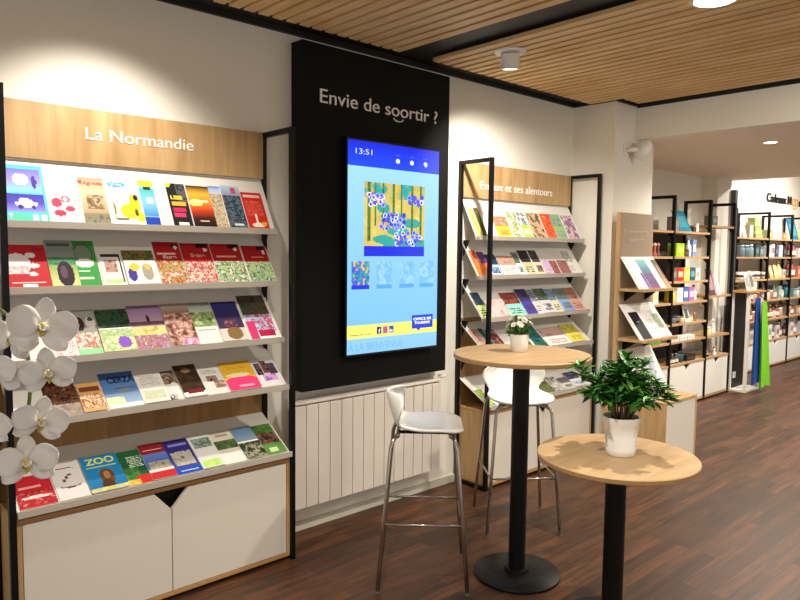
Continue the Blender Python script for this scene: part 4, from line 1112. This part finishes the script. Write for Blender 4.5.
# far shelving, three bays in view
RR = random.Random(11)
bays = [(8.98, 9.75, 'first bay'), (9.80, 10.60, 'second bay'), (10.66, 11.45, 'third bay')]
ROWS = {
 0: [[('card', .10, .05, .24, '#e4e0d8', '#c0bcb0', 'white framed'), ('box', .12, .1, .16, '#b8b4a8', '#d8d4c8', 'pale grey'), ('stack', .24, .18, .27, '#98a45c', '#b8c080', 'olive green')],
     [('box', .13, .1, .12, '#9ca078', '#c0c498', 'olive'), ('box', .12, .1, .12, '#d8d4c8', '#b0ac9c', 'cream'), ('box', .12, .1, .11, '#e0dcd4', '#c8c0b0', 'white'), ('box', .13, .1, .09, '#b08850', '#d0b080', 'tan')],
     [('card', .32, .08, .30, '#1c6c8c', '#3c98b0', 'large blue picture'), ('jar', .12, .12, .14, '#d8a830', '#f0d878', 'yellow'), ('box', .13, .1, .12, '#b8c098', '#d8dcc0', 'pale green')]],
 1: [[('jar', .11, .11, .15, '#6c8084', '#98a8a8', 'grey-green'), ('jar', .11, .11, .15, '#587074', '#8c9c9c', 'slate'), ('jar', .11, .11, .16, '#7c9094', '#a8b4b4', 'pale slate'), ('box', .12, .1, .15, '#3c4c50', '#708084', 'dark slate'), ('box', .12, .1, .14, '#5c6c6c', '#8c9c9c', 'grey')],
     [('box', .10, .1, .15, '#d8d8dc', '#a0a4b0', 'white'), ('box', .10, .1, .17, '#e4e0dc', '#9c6c50', 'white and brown'), ('box', .10, .1, .15, '#38445c', '#6c7c98', 'navy'), ('box', .11, .1, .16, '#dcdce0', '#a8b4d0', 'white and blue'), ('box', .10, .1, .14, '#30343c', '#606870', 'charcoal')],
     [('bottle', .08, .08, .2, '#a03c30', '#d8b0a0', 'red'), ('bottle', .08, .08, .2, '#8c3c40', '#d8b0a0', 'wine-red'), ('box', .12, .1, .13, '#e4e0dc', '#c08c84', 'white and pink'), ('bottle', .08, .08, .2, '#b05c40', '#e0c0a8', 'rust')]],
 2: [[('mug', .095, .095, .10, '#ece6da', '#2c2420', 'white'), ('mug', .095, .095, .10, '#ece8dc', '#5c3c30', 'cream'), ('mug', .095, .095, .10, '#f0ece4', '#38302c', 'off-white'), ('mug', .095, .095, .10, '#e8e0d4', '#4c3428', 'ivory')],
     [('mug', .095, .095, .09, '#e8e4da', '#8c7c6c', 'white'), ('card', .13, .05, .2, '#c8a868', '#e8d8a0', 'tan'), ('card', .13, .05, .22, '#d8c078', '#f0e4b0', 'yellow'), ('bottle', .09, .09, .24, '#e4cc70', '#f0e4b8', 'pale yellow'), ('box', .09, .09, .12, '#d0c4a8', '#a89878', 'beige')],
     [('bottle', .09, .09, .24, '#b8503c', '#e8c8b8', 'red-brown'), ('bottle', .09, .09, .24, '#98402c', '#e8c8b8', 'brick red'), ('box', .13, .1, .16, '#c87860', '#e8b8a8', 'salmon'), ('bottle', .09, .09, .22, '#a86048', '#e8d0c0', 'copper')]],
 3: [[('jar', .085, .085, .12, '#8c4030', '#e0d0b8', 'red-brown'), ('jar', .085, .085, .14, '#a05840', '#e8dcc8', 'terracotta'), ('bottle', .08, .08, .19, '#94483c', '#e0d0c0', 'brick'), ('bottle', .08, .08, .19, '#7c3830', '#e0d0c0', 'dark red'), ('jar', .085, .085, .12, '#c8b090', '#8c4838', 'beige'), ('jar', .085, .085, .12, '#984c38', '#e8dcc8', 'rusty')],
     [('bottle', .08, .08, .18, '#a0584c', '#e8dcd0', 'rose-red'), ('jar', .085, .085, .13, '#dcd4c4', '#98503c', 'cream'), ('jar', .085, .085, .12, '#b06c54', '#e8dcc8', 'clay'), ('bottle', .08, .08, .2, '#6c7868', '#c0c8b8', 'grey-green'), ('box', .11, .1, .17, '#8c9c90', '#c0c8c0', 'sage'), ('bottle', .08, .08, .18, '#b8b0a0', '#7c7468', 'stone')],
     [('mug', .12, .12, .14, '#2c8ca8', '#60b8c8', 'turquoise'), ('box', .13, .1, .12, '#6c8c88', '#a8c0bc', 'grey-teal'), ('jar', .1, .1, .12, '#d0ccc0', '#a0988c', 'pale'), ('box', .12, .1, .14, '#98a8a0', '#c8d0c8', 'pale sage')]],
 4: [[('bottle', .08, .08, .17, '#8c4c38', '#e8dcc8', 'russet'), ('bottle', .08, .08, .17, '#a0604c', '#e8dcc8', 'light russet'), ('jar', .085, .085, .12, '#dcd0bc', '#a86450', 'cream'), ('bottle', .08, .08, .17, '#7c3c30', '#e8dcc8', 'maroon'), ('jar', .085, .085, .12, '#b87860', '#e8dcc8', 'apricot'), ('jar', .085, .085, .12, '#e0d8c8', '#8c4838', 'white')],
     [('jar', .085, .085, .13, '#985444', '#e8dcc8', 'red'), ('bottle', .08, .08, .18, '#6c342c', '#d8c8b8', 'deep red'), ('bottle', .08, .08, .18, '#a87058', '#e8dcc8', 'tan'), ('jar', .085, .085, .12, '#d4c8b4', '#7c4438', 'ivory'), ('bottle', .08, .08, .17, '#84503c', '#e8dcc8', 'brown'), ('jar', .085, .085, .12, '#c49480', '#f0e8d8', 'pinkish')],
     [('box', .13, .1, .13, '#c8b8a8', '#8c7868', 'beige'), ('bottle', .08, .08, .17, '#904c40', '#e8dcc8', 'ruby'), ('box', .12, .1, .12, '#a88870', '#d8c0a8', 'brown'), ('jar', .09, .09, .12, '#d8ccb8', '#9c6450', 'cream')]],
 5: [[('box', .13, .1, .19, '#dcdce4', '#a8a8b8', 'white'), ('box', .14, .1, .17, '#e0dcd8', '#b8a8a0', 'off-white'), ('box', .15, .1, .15, '#c8c4bc', '#98948c', 'light grey'), ('box', .13, .1, .16, '#e4e4e0', '#a8a8a0', 'pale')],
     [('box', .13, .1, .18, '#c4c4b8', '#94948c', 'light grey'), ('box', .14, .1, .2, '#e4e4e0', '#a8b0a8', 'white'), ('bottle', .08, .08, .2, '#7c3c40', '#e0c8c0', 'dark red'), ('box', .13, .1, .17, '#d8d4d0', '#a07878', 'pale pink'), ('bottle', .08, .08, .2, '#8c5050', '#e0d0c8', 'reddish')],
     [('bottle', .08, .08, .2, '#6c3038', '#e0c8c0', 'burgundy'), ('box', .13, .1, .18, '#e0dcdc', '#b09090', 'white'), ('bottle', .08, .08, .2, '#a87878', '#e8e0d8', 'rose'), ('box', .13, .1, .17, '#c0bcbc', '#8c8484', 'grey')]],
}
ZN = ['top', 'second', 'third', 'fourth', 'fifth']
for lv, rows_ in ROWS.items():
    z = Z4[lv] if lv < 5 else .38
    for bi, items in enumerate(rows_):
        xa, xb, bn = bays[bi]
        tot = sum(i[1] + (.02 if i[0] == 'mug' else 0) for i in items)
        gap = max(0.006, (xb - xa - .05 - tot) / max(1, len(items)))
        st = ('on %s shelf, %s, far shelving' % (ZN[lv], bn)) if lv < 5 else 'on cabinet top, %s, far shelving' % bn
        put_row(xa + .03, 0.40, z, items, st, GR2, gap)
        if lv in (1, 3, 4):      # a second row behind
            it2 = [(k, w, d, min(h * 1.15, .205), l if k in ('jar',) else c, l, 'rear ' + wd) for (k, w, d, h, c, l, wd) in items[::-1]]
            put_row(xa + .05, 0.58, z, it2, st, GR2, gap * .9)

# shop sign on the far wall
sg = text('wall_sign', 'Cadeaux N', mat('dark_sign_letter', '#1c1a1c', .5), 10.80, 2.315, 1.00, 0.125, 0.7995, None, 0.02, 0.012)
tag(sg, 'dark lettering Cadeaux N high on the far white wall', 'sign')
GOLD = mat('golden_sign_letter', '#d9a13c', .5)
so = thing('sign_letters', 'two golden round letters with a smile after the dark shop lettering', 'sign', (11.93, 0.7985, 2.36))
for q in (0, 1):
    b = MB()
    pts = [(0.055 * math.cos(2 * PI * i / 20) + q * .125, 0, 0.052 * math.sin(2 * PI * i / 20)) for i in range(21)]
    b.tube(pts, 0.013, GOLD, 8)
    b.build('round_letter', so, smooth=True)
MB().tube([(0.062 + .07 * math.cos(-PI * i / 10), 0, -.075 + .03 * math.sin(-PI * i / 10)) for i in range(11)], 0.009, GOLD, 8).build('smile_mark', so, smooth=True)
tag(text('wall_sign', 'rmands', mat('dark_sign_letter', '#1c1a1c', .5), 12.16, 2.305, .72, 0.125, 0.7995, None, 0.02, 0.012), 'dark lettering rmands after the golden round letters', 'sign')

# ------------------------------------------------------------------ white stand with hanging capes
WS = thing('display_stand', 'white square display stand holding blue and green capes', 'display stand', (7.935, -0.115, 0))
WM = mat('white_stand_lacquer', '#e9e4da', 0.5)
sxw, syw, szh = 0.39, 0.20, 1.135
for (px, py) in ((0, 0), (sxw - .03, 0), (0, syw - .03), (sxw - .03, syw - .03)):
    MB().box(px, px + .03, py, py + .03, 0.022, szh - .02, WM).build('post', WS)
MB().box(0, sxw, 0, syw, 0, .022, WM).build('base_board', WS)
MB().box(.012, sxw - .002, syw - .028, syw - .012, .022, szh - .02, mat('dark_stand_back', '#191310', 0.6)).build('back_board', WS)
MB().box(-.06, sxw + .03, -.02, syw, szh - .02, szh, OAK_E).build('top_board', WS, bevel=.001)
# bits standing on top
put_row(7.92, -0.09, 1.1355, [('card', .10, .05, .20, '#d8dcd4', '#a8b0a8', 'pale'), ('card', .10, .05, .22, '#c8c8bc', '#787c70', 'grey'), ('jar', .06, .06, .12, '#e8e4dc', '#c8c0b4', 'white')], 'on top of the white display stand', 'goods on the display stand', .02)


def cape(name, x, y, ztop, zbot, w0, w1, dx, color, label, seed):
    b = MB()
    m = mat('cloth_' + color.strip('#'), color, 0.6, noise_amt=0.15, scale=9)
    nu, nv = 18, 16
    R = random.Random(seed)
    ph = R.random() * 6
    vs, fs = [], []
    for side in (0, 1):
        for j in range(nv + 1):
            t = j / nv
            w = w0 + (w1 - w0) * t ** 0.8
            for i in range(nu + 1):
                u = i / nu - .5
                fold = 0.014 * (0.3 + t) * math.sin(u * 19 + ph + t * 1.3)
                vs.append((x + dx * t + u * w, y + fold + (0.006 if side else 0), ztop + (zbot - ztop) * t + 0.02 * math.sin(u * 5 + ph) * t))
    n1 = (nu + 1) * (nv + 1)
    for side in (0, 1):
        for j in range(nv):
            for i in range(nu):
                a = side * n1 + j * (nu + 1) + i
                fs.append((a, a + 1, a + nu + 2, a + nu + 1))
    b.add(vs, fs, m)
    o = b.build(name, smooth=True)
    tag(o, label, 'cape')
    return o


cape('hanging_cape', 8.03, -0.165, 1.06, 0.10, .13, .20, .06, '#1d4fa6', 'long blue fabric cape hanging from the white display stand', 3)
cape('hanging_cape', 8.05, -0.225, 1.02, 0.06, .13, .26, .13, '#7fd12c', 'long lime green fabric cape hanging in front of the blue one', 8)
b = MB().tube([(8.03, -.10, 1.125), (8.03, -.165, 1.10), (8.04, -.225, 1.06)], .005, BLACK, 6).build('cape_hook')
b.parent = WS
b.matrix_parent_inverse = Matrix.Translation((-7.935, 0.115, 0))
SK = thing('wall_socket', 'white power socket on the dark back of the display stand', 'socket', (8.03, 0.056, 0.17))
MB().box(-.035, .035, -.010, 0, -.035, .035, PLASTIC).build('face_plate', SK, bevel=.003)
MB().lathe([(.02, 0), (.02, .003)], mat('socket_grey', '#b8b8b4', .5), seg=18).build('outlet', SK).rotation_euler = (PI / 2, 0, 0)
SK.children[1].location = (0, -.0101, 0)


# ------------------------------------------------------------------ tables
def bar_table(loc, h, r, pole, label):
    t = thing('round_table', label, 'table', loc)
    top = MB().lathe([(r - .003, h - .022), (r, h - .019), (r, h - .003), (r - .003, h)], OAK_T, seg=96).build('table_top', t)
    for p in top.data.polygons:
        p.use_smooth = len(p.vertices) == 4 and abs(p.normal.z) < .5
    TE = mat('table_edge_band', '#a88455', 0.5, noise_amt=0.1, scale=50)
    MB().lathe([(r + .0005, h - .018), (r + .0005, h - .004)], TE, seg=96, cap=False).build('edge_band', top, smooth=True)
    smooth_angle(MB().lathe([(pole, .012), (pole, h - .03), (.11, h - .028), (.11, h - .0225)], BLACK, seg=40).build('pole', t))
    smooth_angle(MB().lathe([(.203, 0), (.207, .003), (.207, .012), (.201, .017), (pole + .02, .020), (pole + .018, .034), (pole, .036)], BLACK, seg=64).build('base_disc', t))
    return t


bar_table((2.583, -1.115, 0), 1.070, 0.320, 0.040, 'tall round oak bar table on a black pole, holding the small white flowers')
bar_table((2.523, -1.657, 0), 0.722, 0.320, 0.042, 'low round oak table in front, holding the leafy green plant')


# ------------------------------------------------------------------ stools
def stool(loc, face, label):
    """local +y is the way a sitter faces"""
    t = thing('bar_stool', label, 'stool', loc, math.atan2(face[1], face[0]) - PI / 2)
    b = MB()
    # profile: from the top of the backrest to the front edge  (y, z, half width)
    prof = [(-.172, .890, .105), (-.172, .885, .150), (-.168, .862, .184), (-.158, .828, .194), (-.145, .79, .182), (-.130, .757, .158), (-.106, .737, .146),
            (-.075, .729, .152), (-.035, .726, .168), (.02, .727, .182), (.08, .730, .186), (.13, .731, .178), (.165, .727, .152), (.182, .719, .115)]
    nu = 16
    vs, fs = [], []
    for (y, z, w) in prof:
        back = max(0, min(1, (z - .74) / .12))
        for i in range(nu + 1):
            u = -1 + 2 * i / nu
            e = abs(u) ** 2.4
            # sides curl forwards on the backrest and up on the seat
            vs.append((u * w * (1 - .03 * back), y + e * .075 * back, z + e * (.016 * (1 - back)) - (0.010 * abs(u) ** 6 if y > .1 else 0)))
    for j in range(len(prof) - 1):
        for i in range(nu):
            a = j * (nu + 1) + i
            fs.append((a, a + 1, a + nu + 2, a + nu + 1))
    b.add(vs, fs, PLASTIC)
    o = b.build('seat_shell', t, smooth=True)
    md = o.modifiers.new('solid', 'SOLIDIFY')
    md.thickness = 0.016
    md.offset = 0
    md = o.modifiers.new('sub', 'SUBSURF')
    md.levels = md.render_levels = 2
    f = MB()
    zt = .706
    # under-seat mounting frame
    f.tube([(-.125, -.12, zt - .004), (.125, -.12, zt - .004)], .009, CHROME, 8)
    f.tube([(-.135, .12, zt), (.135, .12, zt)], .009, CHROME, 8)
    f.tube([(-.06, -.12, zt), (-.06, .12, zt)], .008, BLACK, 8)
    f.tube([(.06, -.12, zt), (.06, .12, zt)], .008, BLACK, 8)
    f.build('seat_frame', t, smooth=True)
    for sx in (-1, 1):
        for sy in (-1, 1):
            foot = Vector((sx * .203, sy * .203, .004))
            knee = Vector((sx * .155, sy * .150, zt - .05))
            pts = [foot, foot.lerp(knee, .5), knee, knee + Vector((-sx * .006, -sy * .008, .028)), Vector((sx * .130, sy * .132, zt - .008)), Vector((sx * .10, sy * .12, zt))]
            lg = MB().tube(pts, .0095, CHROME, 12).build('leg', t, smooth=True)
            MB().lathe([(.0105, 0), (.011, .010)], mat('grey_foot_plastic', '#6c6862', .6), foot.x, foot.y, 12).build('foot_cap', lg)
    zr = .31
    k = zr / (zt - .05)
    q = Vector((.203 - (.203 - .155) * k, .203 - (.203 - .15) * k, zr))
    MB().tube([(-q.x, q.y, zr), (q.x, q.y, zr)], .006, CHROME, 8).build('footrest_bar', t, smooth=True)
    for sx in (-1, 1):
        MB().tube([(sx * q.x, -q.y, zr), (sx * q.x, q.y, zr)], .006, CHROME, 8).build('side_rung', t, smooth=True)
    return t


stool((2.240, -0.815, 0), (.72, -.69), 'white moulded bar stool with chrome legs in front of the radiator')
stool((3.086, -0.710, 0), (-.62, -.78), 'white moulded bar stool with chrome legs behind the tall table')

# ------------------------------------------------------------------ leafy plant in a white ribbed pot
PP = thing('potted_plant', 'bushy green plant in a white ribbed pot on the low round table', 'plant', (2.540, -1.662, 0.7230))
smooth_angle(MB().lathe([(.055, 0), (.058, .004), (.0605, .030), (.0585, .033), (.0625, .050), (.0605, .053), (.065, .070), (.063, .073), (.070, .128), (.075, .138), (.075, .158), (.068, .158), (.066, .138), (.001, .136)], CERAM, seg=48, cap=False).build('pot', PP), 60)
MB().lathe([(.0655, .136), (.06, .141), (.001, .143)], SOIL, seg=24, cap=False).build('soil', PP)
LEAF = mat('glossy_leaf', '#2f6b26', 0.35, noise_amt=0.45, scale=14)
LEAF2 = mat('young_leaf', '#548f30', 0.38, noise_amt=0.25, scale=14)
STEM = mat('brown_stem', '#6b5034', 0.7, noise_amt=0.2, scale=30)


def leaf(b, p, d, upv, L, w, m, droop=.25):
    d = Vector(d).normalized()
    s = d.cross(Vector(upv))
    if s.length < 1e-3:
        s = Vector((1, 0, 0))
    s.normalize()
    n = s.cross(d).normalized()
    vs = []
    prof = [(0, .05), (.2, .62), (.45, 1.0), (.72, .72), (.9, .3), (1, .02)]
    for t, k in prof:
        c = Vector(p) + d * (L * t) - n * (droop * L * t * t) * 1.0
        vs += [c - s * (w * k / 2) + n * (w * .12 * k), c - n * w * .05, c + s * (w * k / 2) + n * (w * .12 * k)]
    fs = []
    for i in range(len(prof) - 1):
        a = i * 3
        fs += [(a, a + 1, a + 4, a + 3), (a + 1, a + 2, a + 5, a + 4)]
    b.add(vs, fs, m)


rr = random.Random(21)
st, lf = MB(), MB()
tips = []
for k in range(30):
    a = 2 * PI * k / 30 * 1.0 + rr.uniform(-.25, .25)
    spread = rr.choice([.04, .08, .12, .15, .175])
    top = rr.uniform(.35, .42) - spread * rr.uniform(.3, 1.1)
    if math.hypot(spread * math.cos(a) - .043, spread * math.sin(a) - .547) < .42:
        top = min(top, .27)
    base = Vector((.028 * math.cos(a), .028 * math.sin(a), .135))
    # widest across the viewer's line, as in the photo
    tip = Vector((spread * math.cos(a), spread * math.sin(a), top))
    mid = base.lerp(tip, .5) + Vector((-.2 * (tip.x - base.x), -.2 * (tip.y - base.y), .03))
    pts = [base.lerp(mid, i / 4) if i < 4 else mid for i in range(4)] + [mid.lerp(tip, i / 4) for i in range(5)]
    st.tube(pts, [.0034 - .00025 * i for i in range(len(pts))], STEM, 6)
    tips.append((pts, a))
for pts, a in tips:
    for seg_i in range(4, len(pts)):
        cl = pts[seg_i]
        last = seg_i == len(pts) - 1
        nl = 11 if last else 6
        for q in range(nl):
            b2 = rr.uniform(0, 2 * PI)
            el = rr.uniform(-.35, .75)
            d = Vector((math.cos(b2) * math.cos(el), math.sin(b2) * math.cos(el), math.sin(el)))
            if last:
                d = (d + (pts[-1] - pts[-2]).normalized() * .5).normalized()
            L = rr.uniform(.040, .068)
            leaf(lf, cl + Vector((rr.uniform(-.006, .006), rr.uniform(-.006, .006), rr.uniform(-.01, .01))), d, (0, 0, 1), L, L * .42, LEAF if rr.random() < .75 else LEAF2)
st.build('stem', PP, smooth=True, fix=False)
lf.build('foliage', PP, smooth=True, fix=False)

# ------------------------------------------------------------------ small flowers on the tall table
FP = thing('flower_pot', 'small white pot of white blossoms on the tall bar table', 'plant', (2.622, -1.068, 1.0705))
smooth_angle(MB().lathe([(.036, 0), (.039, .003), (.043, .04), (.044, .080), (.0435, .083), (.040, .083), (.039, .068), (.001, .066)], CERAM, seg=40, cap=False).build('pot', FP), 60)
MB().lathe([(.0395, .066), (.03, .070), (.001, .071)], SOIL, seg=20, cap=False).build('soil', FP)
PETAL = mat('white_petal', '#f2efe2', 0.55, noise_amt=0.04)
CENT = mat('pale_yellow_centre', '#d8cc7a', 0.6)
lf, fl_, stm = MB(), MB(), MB()
rr = random.Random(4)
for k in range(60):
    a = rr.uniform(0, 2 * PI)
    r = rr.uniform(.01, .05)
    leaf(lf, (r * .5 * math.cos(a), r * .5 * math.sin(a), rr.uniform(.072, .125)), (math.cos(a), math.sin(a), rr.uniform(.1, .8)), (0, 0, 1), rr.uniform(.03, .05), .024, LEAF if k % 3 else LEAF2)
heads = []
for k in range(34):
    a = rr.uniform(0, 2 * PI)
    e = math.acos(rr.uniform(.1, 1))
    heads.append(Vector((.058 * math.sin(e) * math.cos(a), .058 * math.sin(e) * math.sin(a), .118 + .055 * math.cos(e))))
for c in heads:
    nrm = (c - Vector((0, 0, .08))).normalized()
    u = nrm.cross(Vector((0.3, .2, 1))).normalized()
    v = nrm.cross(u)
    for ring, nn, RR_, lift in ((0, 6, .013, .2), (1, 5, .008, .55)):
        for q in range(nn):
            t = 2 * PI * (q + ring * .5) / nn
            d = u * math.cos(t) + v * math.sin(t)
            leaf(fl_, c, d + nrm * lift, nrm, RR_ * 1.25, RR_ * 1.15, PETAL, .1)
    fl_.blob(tuple(c + nrm * .002), .0028, CENT, 6, 4)
    stm.tube([(c.x * .3, c.y * .3, .07), (c.x * .8, c.y * .8, .10), tuple(c)], .0014, LEAF2, 5)
stm.build('stem', FP, fix=False)
lf.build('foliage', FP, smooth=True, fix=False)
fl_.build('blossoms', FP, smooth=True, fix=False)

# ------------------------------------------------------------------ white orchid at the left edge, on a tall plinth outside the frame
OB = Vector((-0.19, -2.02, 0))
PL_ = thing('plinth', 'white plinth carrying the orchid pot at the left', 'plinth', (OB.x, OB.y, 0))
MB().box(-.12, .12, -.12, .12, 0, .92, WHITE_P).build('column_box', PL_, bevel=.003)
OR = thing('orchid', 'white orchid with yellow throats on arching stems at the left edge', 'orchid', (OB.x, OB.y, 0.921))
smooth_angle(MB().lathe([(.05, 0), (.055, .004), (.068, .13), (.064, .13), (.06, .11), (.001, .108)], CERAM, seg=36, cap=False).build('pot', OR), 60)
MB().lathe([(.061, .108), (.001, .114)], SOIL, seg=20, cap=False).build('bark', OR)
b = MB()
for k in range(5):
    a = k * 1.26 + .4
    L = .20
    d = Vector((math.cos(a), math.sin(a), .75))
    leaf(b, (0, 0, .11), d, (0, 0, 1), L, .06, LEAF, .35)
b.build('leaves', OR, smooth=True, fix=False)


OPET = mat('orchid_petal', '#f3f0ee', 0.5, noise_amt=0.04, scale=25)
MATS['orchid_petal'].node_tree.nodes['Principled BSDF'].inputs['Subsurface Weight'].default_value = 0.15
MATS['orchid_petal'].node_tree.nodes['Principled BSDF'].inputs['Subsurface Radius'].default_value = (.01, .008, .006)
OYEL = mat('orchid_throat', '#d9c765', 0.5, noise_amt=0.3, scale=60)
OSTEM = mat('orchid_stem', '#6d7a3c', 0.5, noise_amt=0.15)


def petal(b, c, d, n, L, w, m, cup, tipround=True):
    """a broad rounded petal from c along d, normal n, cupping forwards"""
    d = d.normalized()
    s = n.cross(d).normalized()
    prof = [(0.0, .14), (.10, .36), (.25, .70), (.42, .94), (.6, 1.0), (.76, .9), (.9, .62), (.97, .34), (1, .08)]
    vs, fs = [], []
    nu = 8
    for t, k in prof:
        for i in range(nu + 1):
            u = -1 + 2 * i / nu
            vs.append(c + d * (L * (t - .03 * abs(u) ** 2)) + s * (u * w * k / 2) + n * (cup * L * (t * t * .6 + .35 * u * u * k) + .004 * math.sin(6 * t + 3 * u)))
    for j in range(len(prof) - 1):
        for i in range(nu):
            a = j * (nu + 1) + i
            fs.append((a, a + 1, a + nu + 2, a + nu + 1))
    b.add(vs, fs, m)


def orchid_flower(c, n, upv, size, parent, off):
    c = Vector(c) - off
    n = Vector(n).normalized()
    u = Vector(upv)
    u = (u - n * u.dot(n)).normalized()
    s = u.cross(n).normalized()
    b = MB()
    R_ = size / 2
    for a in (90, 215, 325):          # three sepals
        t = math.radians(a)
        petal(b, c - n * .0025, s * math.cos(t) + u * math.sin(t), n, R_ * 1.0, R_ * .62, OPET, -.12)
    for a in (12, 168):               # two broad petals
        t = math.radians(a)
        petal(b, c + n * .0015, s * math.cos(t) + u * math.sin(t), n, R_ * 1.06, R_ * 1.02, OPET, .14)
    o = b.build('flower', parent, smooth=True, fix=False)
    md = o.modifiers.new('solid', 'SOLIDIFY')
    md.thickness = 0.0008
    lb = MB()
    for a in (40, 140):
        t = math.radians(a)
        petal(lb, c + n * .004, (s * math.cos(t) * .6 + n * .9 + u * .1), -u, R_ * .30, R_ * .24, OPET, .3)
    petal(lb, c + n * .004 - u * .002, (n * .8 - u * .8), u, R_ * .42, R_ * .30, OYEL, .25)
    lb.blob(tuple(c + n * .007), R_ * .17, OYEL, 8, 6)
    lb.blob(tuple(c + n * .009 + u * R_ * .10), R_ * .075, OPET, 8, 6)
    lb.build('throat', o, smooth=True, fix=False)
    return o


CAMP = Vector((0, -3.0923, 1.55))
MX = [Vector((.739, -.673, .011)), Vector((.041, .062, .997)), Vector((.672, .737, -.073))]


def at(px, py, dist):      # measured point of the photograph at a distance from the lens
    v = MX[0] * ((px - 400) / 686.2) + MX[1] * ((300 - py) / 686.2) + MX[2]
    return CAMP + v * dist


off = Vector((OB.x, OB.y, .921))
tc_ = -MX[2]
fls = [((42, 328), 1.00, (.62, .15), 74, 12), ((48, 373), .985, (.60, -.05), 60, -8), ((40, 422), .98, (.70, .0), 60, 14), ((27, 463), .96, (.45, .15), 66, -4),
       ((12, 340), 1.01, (.5, .3), 54, 22), ((-6, 376), .97, (-.1, 0), 66, -15), ((-12, 425), .95, (.1, .0), 56, 10)]
base_n = tc_
stem_pts = []
for (px, py), dist, (nx_, ny_), sz, roll in fls:
    c = at(px, py, dist)
    n_ = base_n + MX[0] * nx_ + MX[1] * ny_
    upv = MX[1] * math.cos(math.radians(roll)) + MX[0] * math.sin(math.radians(roll))
    orchid_flower(c, n_, upv, sz / 686.2 * dist * 0.86, OR, off)
    stem_pts.append((c, n_))
# two arching flower stalks with short pedicels
s1 = [Vector((.01, 0, .11)), Vector((-.02, .02, .30)), Vector((-.01, .03, .46)), at(-38, 312, 1.05) - off, at(-12, 305, 1.05) - off, at(14, 322, 1.04) - off, at(27, 352, 1.03) - off, at(30, 392, 1.02) - off, at(24, 432, 1.01) - off, at(16, 462, 1.0) - off, at(10, 484, .99) - off]


def spline(P_, n=6):
    out = []
    for i in range(len(P_) - 1):
        p0, p1, p2, p3 = P_[max(i - 1, 0)], P_[i], P_[i + 1], P_[min(i + 2, len(P_) - 1)]
        for k in range(n):
            t = k / n
            out.append(.5 * ((2 * p1) + (p2 - p0) * t + (2 * p0 - 5 * p1 + 4 * p2 - p3) * t * t + (3 * p1 - p0 - 3 * p2 + p3) * t ** 3))
    out.append(P_[-1])
    return out


MB().tube(spline(s1), .0028, OSTEM, 8).build('flower_stalk', OR, smooth=True)
s2 = [Vector((-.015, 0, .11)), Vector((-.05, .0, .28)), Vector((-.04, -.01, .40)), at(-60, 360, 1.0) - off, at(-35, 345, 1.0) - off, at(-16, 362, .99) - off, at(-14, 400, .98) - off]
MB().tube(spline(s2), .0028, OSTEM, 8).build('flower_stalk', OR, smooth=True)
pd = MB()
sp1, sp2 = spline(s1), spline(s2)
for i, (c, n_) in enumerate(stem_pts):
    cc = c - off - n_.normalized() * .003
    sp = sp2 if i in (4, 5) else sp1
    q = min(sp, key=lambda p: (p - cc).length + (0 if p.z > .3 else 9))
    m = (q + cc) / 2 - n_.normalized() * .012
    pd.tube([q, m, cc], .0014, OSTEM, 6)
pd.build('pedicels', OR, smooth=True)

# ------------------------------------------------------------------ lights and loudspeaker on ceiling and column
def emis(name, color, s):
    m = bpy.data.materials.new(name)
    m.use_nodes = True
    b_ = m.node_tree.nodes['Principled BSDF']
    b_.inputs['Base Color'].default_value = (.9, .9, .88, 1)
    b_.inputs['Emission Color'].default_value = color
    b_.inputs['Emission Strength'].default_value = s
    return m


LAMP = emis('lamp_glow', (1, .93, .82, 1), 9)
CS = thing('ceiling_spotlight', 'white cylindrical spotlight under the slatted ceiling', 'ceiling light', (3.05, -0.630, 2.645))
WMET = mat('white_lamp_metal', '#e8e4dc', 0.4)
smooth_angle(MB().lathe([(.085, -.006), (.088, -.004), (.088, 0), (.02, 0)], WMET, seg=40).build('rosette', CS))
hd = MB().lathe([(.050, -.082), (.052, -.080), (.052, 0), (.048, .003)], WMET, seg=36).build('lamp_head', CS)
smooth_angle(hd)
hd.location = (0.0, 0.0, -.010)
hd.rotation_euler = (math.radians(8), math.radians(-10), 0)
MB().lathe([(.036, -.0835), (.036, -.0822)], LAMP, seg=24).build('bulb', hd)


def downlight(x, y, z, label, r=.085, on=True):
    t = thing('recessed_downlight', label, 'ceiling light', (x, y, z))
    smooth_angle(MB().lathe([(r, -.004), (r + .014, -.003), (r + .014, 0), (r, 0)], WMET, seg=40, cap=False).build('trim_ring', t))
    MB().lathe([(r, -.003), (r, -.001)], LAMP if on else WMET, seg=40).build('diffuser', t)
    return t


downlight(3.06, -1.74, 2.6445, 'glowing round downlight in the slatted ceiling above the tables')
downlight(5.70, -1.05, 2.4045, 'round downlight recessed in the lower beige ceiling', .045, True)

SP = thing('wall_loudspeaker', 'white oval loudspeaker on a bracket on the column under the bulkhead', 'loudspeaker', (4.77, -0.361, 2.315))
MB().box(-.03, .03, -.008, 0, -.04, .04, PLASTIC).build('wall_plate', SP, bevel=.002)
MB().tube([(0, -.006, 0), (.02, -.06, .0), (.045, -.075, .005)], .018, PLASTIC, 12).build('arm', SP, smooth=True)
b = MB().lathe([(.02, -.055), (.055, -.05), (.078, -.02), (.082, .0), (.078, .012), (.070, .016)], PLASTIC, seg=36)
hd = b.build('speaker_body', SP)
smooth_angle(hd, 50)
hd.scale = (1, 1.0, 1)
hd.location = (.09, -.10, .0)
hd.rotation_euler = Vector((.75, -.35, -.25)).to_track_quat('Z', 'Y').to_euler()
MB().lathe([(.068, .0165), (.04, .021), (.001, .023)], mat('speaker_grille', '#cfcac2', .6), seg=36, cap=False).build('grille', hd, smooth=True)
